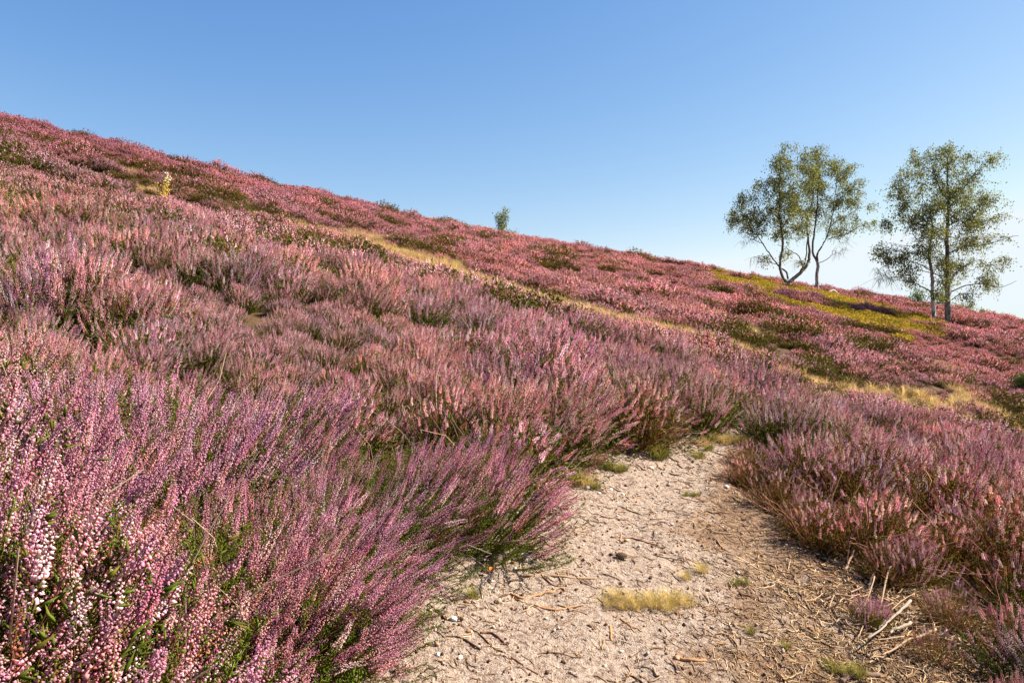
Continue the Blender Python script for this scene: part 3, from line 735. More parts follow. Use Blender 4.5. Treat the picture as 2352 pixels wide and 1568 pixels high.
stone(*cB((460, 970)), 10, CRM, 'cream pebble below the white flat stone')
stone(*cB((785, 862)), 12, BRN, 'brown flat chip of stone in the far left of the path')
stone(*cB((740, 980)), 11, WHT, 'white pebble above a thin straight twig')
stone(*cB((1570, 608)), 10, DRK, 'dark stone at the far end of the path')
stone(*cB((1095, 1178)), 9, PBL, 'small brown stone in the sandy centre of the path')
for p in ((790, 1040), (1210, 740), (1560, 745), (1140, 965), (910, 940), (1650, 665), (200, 1000), (1280, 770)):
    stone(*cB(p), float(rng.uniform(5, 9)), WHT if rng.random() < .45 else PBL, 'tiny pebble on the far part of the sandy path', 'tiny pebbles on the far path')
stone(*cA((305, 825)), 17, (.45, .30, .17), 'round tan nut sized stone with a dark shadow at the left path edge', flat=.85)
stone(*cA((630, 320)), 13, (.62, .50, .30), 'pale yellow pebble under the overhanging left heather')
stone(*cA((470, 522)), 10, WHT, 'white pebble left of the long pale root')
stone(*cA((290, 1392)), 12, PBL, 'round dark brown pebble below the thick reddish stick')
stone(*cA((970, 1165)), 9, RED, 'small red brown pebble alone on the sand')
stone(*cA((1330, 1437)), 12, CRM, 'cream pebble near the bottom middle of the path')
stone(*cA((2030, 1342)), 18, (.48, .26, .13), 'orange brown chunk right of the thin straight twig at the bottom')
stone(*cA((1450, 232)), 11, (.42, .25, .15), 'brown chip behind the pine cone')
stone(*cA((1545, 232)), 15, (.60, .36, .2), 'orange flake of bark behind the pine cone', flat=.4)
stone(*cA((530, 640)), 9, RED, 'reddish crumb between the long pale root and the hooked branch')
for p in ((1530, 670), (650, 1160), (55, 1105), (700, 1180), (1780, 860), (880, 1450), (1200, 1220), (330, 910), (240, 690), (1000, 1500), (1700, 1450)):
    stone(*cA(p), float(rng.uniform(5, 9)), PBL if rng.random() < .6 else CRM, 'tiny pebble on the near part of the sandy path', 'tiny pebbles on the near path')
E5 = lambda a: (784+a[0]*.3749, 980+a[1]*.3749)
stone(*E5((592, 1432)), 16, WHT, 'white and brown stone at the lower left path edge')
stone(*E5((727, 1457)), 17, (.66, .56, .44), 'pale tan stone near the white one at the lower left')
stone(*E5((690, 1208)), 19, WHT, 'white oblong stone beside the dark cone')
stone(*E5((1160, 775)), 9, (.6, .47, .26), 'yellowish pebble above the grey soil clod')
stone(*E5((560, 1600)), 14, PBL, 'brown stone at the bottom left of the path')

def cone(px, py, w, ang, col, label):
    """pine cone: overlapping scales in spirals round a core, its stalk end as sub-shape"""
    X, Y = unproj(px, py); L_ = w*Y/F; m = MB(); N_ = 90
    k = np.arange(N_); t = (k+.5)/N_; ph = k*2.39996
    prof = np.sin(np.pi*np.clip(t*.92+.06, 0, 1))**.7
    r_ = .30*L_*prof; zc = (t-.5)*L_
    rad = np.stack([np.cos(ph), np.sin(ph), 0*ph], 1)
    cen = rad*(r_*.72)[:, None]+np.stack([0*t, 0*t, zc], 1)
    ax = norm(rad*1.0+np.array([0, 0, .55]))
    octas(m, cen+ax*L_*.03, ax, .17*L_*(.5+.5*prof), .13*L_*(.4+.6*prof), np.array(col)*(.75+.5*rng.random((N_, 1))), np.array(col)*.0+np.array([.40, .27, .16]))
    tube1(m, np.array([[0, 0, -.5*L_], [0, 0, 0], [0, 0, .48*L_]]), [.06*L_, .2*L_, .04*L_], 0, np.array(col)*.4, 8)
    for key in m.v: pass
    o = m.build('pine_cone', M_WOOD); o.location = (X, Y, pz(X, Y)+.24*L_); o.rotation_euler = (R(90), 0, ang)
    return tag(o, label, 'pine cone')
cone(*cA((1492, 408)), 29, R(68), (.32, .21, .12), 'open brown pine cone lying alone on the pale sand in the middle of the path')
cone(*E5((737, 1214)), 17, R(20), (.14, .07, .045), 'small dark pine cone touching a white oblong stone at the left edge')
def clod(px, py, w, label, col):
    X, Y = unproj(px, py); rw = w*Y/F/2; nr = np.random.default_rng(3); m = MB()
    a, b = np.meshgrid(np.linspace(0, 2*np.pi, 41)[:-1], np.linspace(0, 1, 12)); rr = b*rw*(1+.15*np.sin(3*a+1))
    V = np.stack([rr*np.cos(a)*1.1, rr*np.sin(a)*.8, rw*.62*(1-b**2)*(.7+.6*vnoise(a*3, b*5, 4))+nr.normal(0, .0025, a.shape)], -1).reshape(-1, 3)
    q = np.array([[i*40+j, i*40+(j+1) % 40, (i+1)*40+(j+1) % 40, (i+1)*40+j] for i in range(11) for j in range(40)])
    m.add(V, q, col); o = m.build('soil_clod', M_STONE, None, True); o.location = (X, Y, pz(X, Y)-.004); tag(o, label, 'soil clod')
clod(*E5((1130, 850)), 46, 'grey crumbly lump of sand at the left path edge below the heather', (.36, .30, .25))
def leaf(px, py, w, label):
    X, Y = unproj(px, py); r = w*Y/F/2; m = MB(); t = np.linspace(0, 2*np.pi, 17)[:-1]
    V = [[0, 0, .2*r]]+[[r*math.cos(a), .8*r*math.sin(a)*(1-.25*math.cos(a)), .45*r*math.cos(a)**2] for a in t]
    V2 = np.array(V)-[0, 0, .0006]
    f = [[0, 1+i, 1+(i+1) % 16] for i in range(16)]
    m.add(V, f, (.42, .13, .03)); m.add(V2, [[a, c, b] for a, b, c in f], (.42, .13, .03))
    o = m.build('fallen_leaf', M_WOOD, None, True); o.location = (X, Y, pz(X, Y)+.012); o.rotation_euler = (R(50), R(10), R(20)); tag(o, label, 'leaf')
leaf(*cA((238, 545)), 14, 'round orange fallen leaf at the left path edge under green sprigs')

# ------------------------------------------------------------------ grass tufts
def tuft(seed, nb, hgt, spread, cols, droop=.6, wid=.0022):
    r_ = np.random.default_rng(seed); m = MB(); k = 5
    a = r_.uniform(0, 2*np.pi, nb); l = hgt*r_.uniform(.45, 1.1, nb); sp = r_.random(nb)**.7
    b0 = np.stack([np.cos(a)*spread*sp*.6, np.sin(a)*spread*sp*.6, 0*a], 1)
    a2 = a+r_.normal(0, .7, nb); t = np.linspace(0, 1, k)
    out = (sp*droop+r_.uniform(0, .3, nb))*l
    P = np.stack([b0[:, :1]+np.cos(a2)[:, None]*out[:, None]*t**1.6, b0[:, 1:2]+np.sin(a2)[:, None]*out[:, None]*t**1.6, l[:, None]*(t-.32*sp[:, None]*t**2.2)], 2)
    side = np.stack([-np.sin(a2), np.cos(a2), 0*a2], 1)[:, None]*wid*(1-.85*t**2)[None, :, None]
    V = np.stack([P-side, P+side], 2).reshape(nb, k*2, 3)
    q = np.array([[2*i, 2*i+1, 2*i+3, 2*i+2] for i in range(k-1)])
    c = np.array(cols)[r_.integers(0, len(cols), nb)]*r_.uniform(.75, 1.25, (nb, 1))
    m.add(V.reshape(-1, 3), (q[None]+np.arange(nb)[:, None, None]*2*k).reshape(-1, 4), np.repeat(c[:, None], 2*k, 1).reshape(-1, 3))
    return m
GOLD = [(.60, .42, .16), (.66, .50, .22), (.50, .33, .11), (.45, .38, .10)]
GREEN = [(.19, .19, .03), (.30, .25, .05), (.12, .14, .025), (.38, .28, .08)]
DRYT = [tuft(k, 260, .10, .10, GOLD, 1.0, .0011).mesh('dry_grass_tuft', M_GRASS) for k in range(3)]
GRNT = [tuft(10+k, 170, .10, .07, GREEN, .8, .0014).mesh('grass_tuft', M_GRASS) for k in range(3)]
def put_tuft(px, py, sc_, kindm, label, group=None):
    X, Y = unproj(px, py)
    o = bpy.data.objects.new('dry_grass_tuft' if kindm is DRYT else 'grass_tuft', kindm[int(rng.integers(3))])
    o.location = (X, Y, pz(X, Y)-.004); o.rotation_euler = (0, 0, rng.uniform(0, 6.28)); o.scale = (sc_, sc_, sc_*rng.uniform(.8, 1.1)); o['tint'] = [1.0, 1.0, 1.0]
    link(o); return tag(o, label, 'grass tuft', group)
gd = 'flattened golden tuft of dry grass in the patch on the path'
for p in ((1395, 1392), (1430, 1398), (1465, 1402), (1500, 1400), (1535, 1402), (1450, 1384), (1495, 1385), (1540, 1386), (1575, 1390), (1415, 1382)):
    put_tuft(*p, float(rng.uniform(.42, .65)), DRYT, gd, 'dry grass patch on the path')
put_tuft(*cC((650, 312)), .45, DRYT, 'tiny lone tuft of dry grass on the sand, right of the pine cone')
put_tuft(*cC((480, 365)), .35, DRYT, 'small dry tuft at the end of a pale chip')
put_tuft(*cC((1000, 440)), .4, GRNT, 'low dark green tuft in the litter, beside a slanting twig')
put_tuft(*cC((1110, 445)), .35, GRNT, 'second low green tuft in the litter, right of the slanting twig')
put_tuft(*cC((1160, 925)), .35, GRNT, 'pale olive tuft in the middle of the straw litter')
put_tuft(*cC((1540, 1095)), .35, GRNT, 'green tuft in the litter above the fallen log')
for p in ((2020, 1290), (2180, 1340), (2270, 1330), (2300, 1380)):
    put_tuft(*cC(p), .5, GRNT, 'green sprig tuft growing round the fallen log', 'green tufts around the log')
for p in ((370, 655), (430, 640), (470, 625)): put_tuft(*cB(p), .8, GRNT, 'bright green grass tuft at the foot of the left heather', 'bright green tufts at the far left edge')
for p in ((600, 680), (690, 705), (740, 690), (560, 665)): put_tuft(*cB(p), .65, GRNT, 'yellow green grass tuft spreading onto the far path', 'yellow green tufts on the far path edge')
put_tuft(*cB((140, 850)), 1.1, GRNT, 'yellow tuft squeezed under the overhanging heather')
put_tuft(*cB((290, 860)), .9, DRYT, 'orange brown dry tuft next to the white flat stone')
put_tuft(*cB((425, 905)), .6, GRNT, 'small green tuft right of the white flat stone')
for p in ((1130, 545), (1190, 540)): put_tuft(*cB(p), 1.1, GRNT, 'yellow green tuft under the rounded heather bush at the bend', 'tufts under the bend bush')
put_tuft(*cB((1640, 550)), .9, GRNT, 'pale green tuft right of the rounded heather bush')
for p in ((1480, 968), (1560, 965), (1620, 968)): put_tuft(*cB(p), .35, GRNT, 'thin yellow tuft pressed flat in the middle of the far path', 'flat tufts in the far path')
for p in ((1700, 400), (1780, 370), (1860, 365), (1940, 390), (2020, 380), (2080, 370), (2200, 390), (2280, 410), (1740, 470)):
    put_tuft(*cB(p), .8, DRYT if rng.random() < .6 else GRNT, 'straw coloured grass tuft closing off the far end of the path', 'grass tufts at the path end')
put_tuft(*cA((70, 790)), .5, GRNT, 'feathery green sprig poking onto the sand from the left edge')
put_tuft(*cA((200, 510)), .45, GRNT, 'green sprigs behind the round orange leaf')

# scattered dry grass along the upper trail and the bare patches
tall = [source('grass_source', tuft(30+k, 70, .24, .10, [(.78, .56, .24), (.84, .62, .31), (.66, .42, .16), (.50, .42, .13), (.42, .27, .13)], .8, .0032).mesh('grass_plant', M_GRASS)) for k in range(4)]
gp = jgrid(-30, 12, 6, 30, .13, 77)
dS = line_d(STRIP, *gp.T); wS = np.interp(gp[:, 0], U([(330, 440), (640, 512), (800, 548), (1080, 635), (1700, 806), (2000, 890), (2352, 970)], .08)[:, 0], [.2, .36, .85, 1.05, .82, .35, .3])*(.65+.7*fbm(gp[:, 0]*.9, gp[:, 1]*.9, 21))
k = dS < wS
for c, r_ in BARE: k |= np.hypot(gp[:, 0]-c[0], gp[:, 1]-c[1]) < r_*(.6+.8*fbm(gp[:, 0]*2, gp[:, 1]*2, 5))
k |= (fbm(gp[:, 0]/1.6, gp[:, 1]/1.6, 88, 2) > .70) & (rng.random(len(gp)) < .5) & (dS < 6)
# golden grass also mixes into the heather of the right hollow
RH = U([(1900, 900), (2050, 915), (2200, 940), (2352, 975)], .2)
k |= (line_d(RH, *gp.T) < .9) & (rng.random(len(gp)) < .30)
k &= (poly_sd(PATH, *gp.T) > .1)
gp = gp[k]; n_ = len(gp); s_ = rng.uniform(.6, 1.25, n_)*np.where(line_d(STRIP, *gp.T) < .3, .6, 1.0)
scatter('dry_grass', 'golden dry grass along the trail crossing the heather slope', 'grass', np.stack([gp[:, 0], gp[:, 1], ground(*gp.T)], 1),
        np.stack([0*s_, 0*s_, rng.uniform(0, 6.28, n_)], 1), np.stack([s_]*3, 1), rng.uniform(.75, 1.15, (n_, 1))*np.ones((1, 3)), rng.integers(0, 4, n_), tall)

# bilberry carpet under the birches
def low_plant(seed, n, rad, hgt, cols, lw=.035):
    r_ = np.random.default_rng(seed); m = MB()
    q = np.sqrt(r_.random(n)); a = r_.random(n)*6.283
    c = np.stack([np.cos(a)*q*rad, np.sin(a)*q*rad, hgt*(1-.5*q**2)*r_.uniform(.35, 1.1, n)], 1)
    ax = norm(r_.normal(size=(n, 3))+[0, 0, .5]); sd = norm(np.cross(ax, r_.normal(size=(n, 3))))
    l, w = lw*r_.uniform(.7, 1.3, (n, 1)), lw*.35
    V = np.stack([c-ax*l, c+sd*w, c+ax*l, c-sd*w], 1).reshape(-1, 3)
    col = np.array(cols)[r_.integers(0, len(cols), n)]*r_.uniform(.7, 1.3, (n, 1))
    m.add(V, np.arange(4*n).reshape(-1, 4), np.repeat(col, 4, 0)); return m
bil = [source('low_shrub_source', low_plant(50+k, 420, .38, .26, [(.48, .31, .03), (.36, .25, .025), (.54, .34, .05), (.13, .13, .02)]).mesh('low_plant', M_BILB)) for k in range(3)]
bp = jgrid(5, 30, 20, 60, .42, 91); k = (poly_sd(BILB, *bp.T) < .15) & (fbm(bp[:, 0]/1.5, bp[:, 1]/1.5, 95, 2) > .34)
k |= (poly_sd(BILB, *bp.T) < 1.2) & (rng.random(len(bp)) < .05)
bp = bp[k]; n_ = len(bp); s_ = rng.uniform(.6, 1.35, n_)
scatter('bilberry_cover', 'low yellow green bilberry carpet under the birch trees', 'bilberry', np.stack([bp[:, 0], bp[:, 1], ground(*bp.T)], 1), np.stack([0*s_, 0*s_, rng.uniform(0, 6.28, n_)], 1),
        np.stack([s_]*3, 1), rng.uniform(.8, 1.15, (n_, 1))*np.ones((1, 3)), rng.integers(0, 3, n_), bil)

# ------------------------------------------------------------------ trees
def solve_y(px, py, y0, y1):
    """depth at which the terrain under photo column px shows at row py"""
    ys = np.linspace(y0, y1, 200); xs = (px-CX)/F*ys
    rows = CY-F*(ground(xs, ys)-H)/ys
    return float(ys[np.argmin(np.abs(rows-py))])

def make_tree(name, label, bx, by, Y, conv, base, stems, limbs, blobs, n_att, leaf_n, leaf_s, greens, seed, white=True, depth=.8, twig_only=(), group=None, z0=None):
    """skeleton traced in a crop's pixels; depth offsets give every limb and clump its own place in the round"""
    r_ = np.random.default_rng(seed)
    s = Y/F                                      # metres per photo pixel at this distance
    X = (bx-CX)/F*Y; Zb = gz(X, Y)-.05 if z0 is None else z0
    P0 = np.array(conv(base))
    def loc(a, dy=0.0):
        q = np.array(conv(a)); return np.array([(q[0]-P0[0])*s, dy, (P0[1]-q[1])*s])
    root = empty(name, (X, Y, Zb)); tag(root, label, 'tree', group)
    tk = MB(); nodes, nrad = [], []
    def grow(pl, r0, r1, dy, whites, mb_, sides):
        k = len(pl); d0 = dy[0] if np.ndim(dy) else 0; d1 = dy[1] if np.ndim(dy) else dy
        P = np.array([loc(a, d0+(d1-d0)*i/(k-1)) for i, a in enumerate(pl)])
        t = np.linspace(0, k-1, (k-1)*5+1); Q = catmull(P, t)
        Q[1:-1] += r_.normal(0, .010, Q[1:-1].shape)*min(1, r0/.05)
        rr = (r0+(r1-r0)*(np.linspace(0, 1, len(Q))**.85))*s
        w = np.interp(t, [0, k-1], whites)[:, None]*np.ones((1, 3))
        tubes(mb_, Q[None], rr[None], w[None], sides)
        nodes.extend(Q); nrad.extend(rr)
        return Q
    for pl, r0, r1, dy, wh in stems: grow(pl, r0, r1, dy, wh, tk, 9)
    trunk_nodes = len(nodes)
    tk.build('trunk', M_BARK, root, True)
    bm_ = MB()
    for pl, r0, r1, dy in limbs: grow(pl, r0, r1, dy, (.12, .0), bm_, 6)
    # twigs grow from the nearest limb towards points in the foliage clumps
    areas = np.array([a[2]*a[3] for a in blobs], float)
    cnt = np.maximum((n_att*areas/areas.sum()).round().astype(int), 3)
    att, bare = [], []
    for (cx, cy, rx, ry, *e), m_ in zip(blobs, cnt):
        dy = e[0] if e else r_.normal(0, depth*.6)
        v = norm(r_.normal(size=(m_, 3)))*(r_.random((m_, 1))**.4)
        for q in v:
            a = loc((cx+q[0]*rx, cy+q[2]*ry)); a[1] = dy+q[1]*min(rx, ry)*s*1.6*.72; att.append(a); bare.append(False)
    for (cx, cy, rx, ry, m_) in twig_only:
        v = norm(r_.normal(size=(m_, 3)))*(r_.random((m_, 1))**.4)
        for q in v: att.append(loc((cx+q[0]*rx, cy+q[2]*ry), q[1]*.4)); bare.append(True)
    att = np.array(att); N0 = np.array(nodes)
    dm = np.min(np.linalg.norm(att[:, None]-N0[None], axis=2), 1)
    tw, twr, leaves = [], [], []
    NP = list(N0); NR = list(nrad)
    for i in np.argsort(dm):
        a = att[i]; A = np.array(NP); d = np.linalg.norm(A-a, axis=1)+.6*np.maximum(A[:, 2]-a[2]+.1, 0); j = int(np.argmin(d)); p = A[j]
        L_ = np.linalg.norm(a-p)
        if L_ < .02: continue
        mid = (a+p)/2+np.array([0, 0, .10*L_])+r_.normal(0, .05*L_, 3)
        t = np.linspace(0, 1, 6)[:, None]; Q = (1-t)**2*p+2*t*(1-t)*mid+t*t*a
        r0 = min(NR[j]*.7, .012+.016*L_)*1.0
        tw.append(Q); twr.append(np.linspace(r0, .004, 6))
        for q_, r__ in zip(Q[1:], np.linspace(r0, .004, 6)[1:]): NP.append(q_); NR.append(r__)
        if not bare[i]: leaves.append((Q, L_))
        # drooping twiglets
        for _ in range(2 if not bare[i] else 3):
            b = Q[r_.integers(2, 6)]; dr = r_.normal(0, .20, 3); dr[2] = -abs(r_.normal(.15, .15))
            tq = np.linspace(0, 1, 6)[:, None]; Q2 = b+dr*tq+np.array([0, 0, -.10])*tq**2
            tw.append(Q2); twr.append(np.linspace(.006, .003, 6))
            if not bare[i]: leaves.append((Q2, .3))
    tubes(bm_, np.array(tw), np.array(twr), np.full((len(tw), 3), .03), 3)
    bm_.build('limb', M_BARK, root, True)
    # leaves
    m = MB(); c = []
    for Q, L_ in leaves:
        k = leaf_n if L_ < .5 else int(leaf_n*1.3)
        tt = np.clip(r_.normal(.75, .28, k), 0, 1)
        b = Q[np.minimum((tt*5).astype(int), 5)]
        c.append(b+r_.normal(0, leaf_s*1.15, (k, 3))+np.array([0, 0, -leaf_s*.5]))
    c = np.concatenate(c); n_ = len(c)
    ax = norm(r_.normal(size=(n_, 3))*.8+np.array([0, 0, -.8])); sd = norm(np.cross(ax, r_.normal(size=(n_, 3))))
    l = leaf_s*r_.uniform(.7, 1.25, (n_, 1)); w = l*.62; bend = np.cross(ax, sd)*l*.15
    V = np.stack([c-ax*l*.5, c+sd*w*.5+bend, c+ax*l*.6, c-sd*w*.5+bend], 1).reshape(-1, 3)
    g_ = np.array(greens)[r_.integers(0, len(greens), n_)]*r_.uniform(.65, 1.3, (n_, 1))
    m.add(V, np.arange(4*n_).reshape(-1, 4), np.repeat(g_, 4, 0))
    m.build('crown', M_LEAF, root)
    return root
OLIVE = [(.19, .20, .05), (.15, .175, .05), (.24, .225, .05), (.10, .125, .05), (.31, .27, .06)]
C1 = lambda a: ((2700+a[0]/1.378)*.6125, (500+a[1]/1.378)*.6125)
C2 = lambda a: ((3240+a[0]/1.12)*.6125, (480+a[1]/1.12)*.6125)
k1 = .6125/1.378; k2 = .6125/1.12
ps = C1((350, 808)); YA = solve_y(ps[0], ps[1]+1, 38, 52)
make_tree('birch_tree', 'birch with trunk forking low into two widely curving stems, on the yellow bilberry patch', *ps, YA, C1, (350, 808), [
    ([(350, 812), (350, 785), (353, 757)], 7.0, 5.6, 0, (.75, .5)),
    ([(353, 762), (385, 740), (420, 710), (450, 680), (468, 645), (474, 605)], 4.6, 3.1, (0, .3), (.45, .2)),
    ([(352, 765), (325, 738), (310, 700), (306, 660), (315, 600), (318, 545), (308, 490), (298, 430)], 3.6, 2.0, (0, -.3), (.4, .1))],
    [([(298, 430), (300, 360), (300, 280), (305, 190), (308, 95)], 2.0, .4, (-.3, -.2)),
     ([(352, 745), (345, 708), (318, 685), (295, 655), (262, 605), (235, 560), (210, 515), (190, 470), (165, 420), (140, 350)], 2.3, .6, (0, .8)),
     ([(300, 675), (245, 665), (205, 668), (185, 655)], 1.0, .3, (-.2, -1.0)),
     ([(474, 605), (462, 530), (452, 450), (468, 380), (478, 320), (470, 240), (440, 150)], 2.8, .5, (.3, -.3)),
     ([(452, 450), (430, 420), (424, 360), (430, 290)], 1.5, .4, (.2, 1.0)),
     ([(440, 690), (425, 625), (400, 600), (375, 575), (335, 555)], 1.6, .5, (.2, 1.2)),
     ([(415, 712), (435, 650), (430, 560), (435, 500), (410, 430)], 1.9, .5, (.1, -1.2)),
     ([(308, 490), (340, 440), (370, 380), (385, 320)], 1.2, .4, (-.2, -.9)),
     ([(210, 515), (150, 500), (100, 470), (70, 450)], 1.1, .3, (.4, 1.0)),
     ([(235, 560), (180, 545), (140, 535), (110, 540)], .9, .25, (.3, -.4)),
     ([(300, 360), (260, 310), (220, 260)], 1.0, .3, (-.3, .6))],
    [(305, 110, 50, 55), (285, 170, 60, 60), (250, 245, 65, 50), (315, 250, 80, 75), (150, 320, 55, 45), (110, 380, 60, 50), (80, 445, 45, 40), (170, 415, 75, 55), (240, 400, 70, 70), (315, 345, 80, 75), (350, 425, 70, 70),
     (380, 330, 55, 65), (190, 480, 65, 32), (330, 500, 55, 45), (225, 640, 32, 26), (320, 612, 16, 28), (400, 480, 45, 60), (405, 590, 28, 18), (415, 655, 14, 16), (430, 110, 35, 45), (450, 190, 50, 60), (450, 290, 45, 60)],
    470, 11, .092, OLIVE, 21, twig_only=((185, 640, 30, 30, 14), (140, 545, 40, 20, 10), (400, 660, 25, 20, 8)))
ps = C1((507, 830)); YB = solve_y(ps[0], ps[1]+1, 34, 50)
make_tree('birch_tree', 'slender birch with one pale trunk and leaning limbs, right beside the forked birch', *ps, YB, C1, (507, 830), [
    ([(507, 836), (500, 760), (505, 690), (504, 660)], 4.3, 3.4, 0, (.85, .5)),
    ([(504, 660), (486, 625), (480, 590), (488, 520), (500, 440), (510, 340), (510, 240)], 2.9, 1.3, (0, .2), (.35, .05))],
    [([(510, 240), (505, 130), (500, 55)], 1.3, .3, (.2, .1)),
     ([(504, 655), (500, 620), (520, 580), (545, 530), (560, 470), (572, 400), (580, 320), (592, 190)], 2.6, .5, (0, -.5)),
     ([(545, 545), (600, 530), (640, 520), (670, 495), (705, 478), (745, 465)], 1.3, .3, (-.3, -1.2)),
     ([(513, 662), (560, 642), (590, 615), (600, 595), (635, 600)], 1.1, .25, (0, .7)),
     ([(560, 480), (610, 440), (680, 405), (735, 375), (790, 362)], 1.3, .3, (-.3, .5)),
     ([(572, 400), (620, 340), (670, 270), (690, 230)], 1.2, .3, (-.4, 1.1)),
     ([(505, 430), (540, 360), (570, 280)], 1.0, .3, (0, 1.2)),
     ([(500, 400), (470, 330), (450, 250)], .9, .3, (.2, -1.0)),
     ([(580, 320), (640, 300), (700, 320)], .9, .25, (-.5, -1.4))],
    [(495, 85, 50, 42), (455, 150, 50, 60), (525, 150, 75, 65), (600, 160, 75, 48), (660, 190, 55, 48), (560, 240, 105, 65), (670, 270, 60, 55), (475, 240, 55, 55), (630, 340, 85, 48), (695, 330, 45, 42), (540, 335, 80, 55), (485, 370, 45, 55),
     (600, 420, 75, 36), (685, 425, 50, 32), (735, 465, 35, 28), (785, 362, 40, 16), (640, 480, 55, 30), (575, 495, 55, 36)],
    400, 11, .092, OLIVE, 22, twig_only=((620, 600, 40, 35, 18), (640, 545, 30, 25, 10)))
ps = C2((355, 838)); YD = solve_y(ps[0], ps[1]+1, 22, 44)
make_tree('birch_tree', 'tall full birch with thick dark trunk, biggest tree on the right of the slope', *ps, YD, C2, (355, 838), [
    ([(355, 846), (352, 740), (353, 640), (352, 540), (352, 450), (358, 360)], 7.6, 3.4, (0, .1), (.45, .05))],
    [([(358, 360), (360, 280), (352, 200), (355, 120), (362, 45)], 3.4, .5, (.1, 0)),
     ([(365, 680), (420, 655), (480, 650), (540, 665), (590, 640)], 1.7, .4, (0, -.8)), ([(358, 640), (400, 600), (460, 560), (530, 540), (580, 560)], 1.8, .4, (0, .9)),
     ([(357, 520), (420, 490), (500, 485), (570, 460), (605, 455)], 1.7, .4, (0, -.7)), ([(358, 400), (420, 370), (500, 330), (560, 290)], 1.6, .4, (0, .8)),
     ([(358, 330), (400, 260), (450, 180), (490, 130)], 1.5, .3, (0, -.6)), ([(350, 620), (300, 600), (240, 580), (190, 590)], 1.5, .4, (0, .9)),
     ([(352, 545), (300, 520), (240, 500), (190, 510)], 1.5, .4, (0, -1.2)), ([(352, 440), (290, 400), (230, 360), (180, 290), (130, 215)], 1.8, .4, (0, .3)),
     ([(356, 310), (310, 240), (280, 170), (250, 85)], 1.6, .3, (0, -.3)), ([(368, 715), (410, 690), (450, 690), (470, 705)], 1.0, .3, (0, .6)), ([(358, 250), (330, 190), (300, 130)], 1.0, .3, (0, .9)),
     ([(358, 450), (400, 470), (440, 480)], 1.0, .3, (0, -1.5)), ([(356, 470), (330, 430), (300, 390)], 1.0, .3, (0, 1.5))],
    [(362, 62, 38, 36), (255, 95, 40, 55), (312, 115, 65, 65), (400, 130, 58, 65), (478, 138, 40, 46), (300, 205, 75, 62), (390, 220, 85, 65), (470, 230, 55, 55), (330, 290, 85, 55), (430, 310, 95, 55), (528, 290, 52, 45), (480, 375, 85, 46),
     (380, 390, 85, 46), (560, 452, 52, 30), (490, 450, 62, 34), (400, 470, 75, 36), (560, 560, 48, 52), (480, 540, 55, 36), (578, 622, 32, 42), (510, 640, 62, 34), (420, 560, 62, 45), (455, 695, 42, 24), (150, 195, 45, 32), (118, 240, 34, 42), (200, 235, 55, 42), (180, 300, 60, 36)],
    600, 10, .075, OLIVE, 23, depth=1.0)
ps = C2((303, 838)); YC = solve_y(ps[0], ps[1]+1, 22, 44)+.8
make_tree('birch_tree', 'thin birch with white leaning trunk, standing against the tall dark birch', *ps, YC, C2, (303, 838), [
    ([(304, 846), (292, 770), (287, 690), (285, 620), (276, 550)], 5.0, 3.2, 0, (1.0, .55))],
    [([(276, 550), (280, 490), (295, 440), (290, 380), (270, 320), (250, 255)], 3.0, .5, (0, .3)), ([(283, 690), (220, 660), (150, 645), (90, 640), (50, 600)], 1.5, .35, (0, -.6)),
     ([(283, 600), (240, 570), (180, 545), (110, 545)], 1.4, .35, (0, .6)), ([(278, 520), (230, 500), (170, 500), (100, 495)], 1.3, .35, (0, -.5)), ([(292, 430), (240, 410), (190, 385), (120, 390)], 1.2, .3, (0, .7)),
     ([(282, 500), (330, 470), (350, 420)], 1.1, .3, (0, -.7)), ([(285, 620), (320, 590), (340, 560)], 1.0, .3, (0, .5)), ([(288, 720), (310, 690), (325, 650)], .8, .3, (0, -.3))],
    [(122, 388, 26, 34), (190, 380, 62, 44), (258, 330, 52, 52), (250, 440, 72, 44), (108, 500, 38, 34), (160, 520, 55, 34), (230, 512, 62, 42), (120, 555, 45, 17), (205, 590, 52, 32), (290, 570, 44, 34), (318, 640, 34, 32), (212, 640, 26, 20), (300, 690, 34, 26)],
    320, 9, .075, OLIVE, 24, twig_only=((90, 620, 50, 28, 26), (60, 595, 22, 22, 10)))
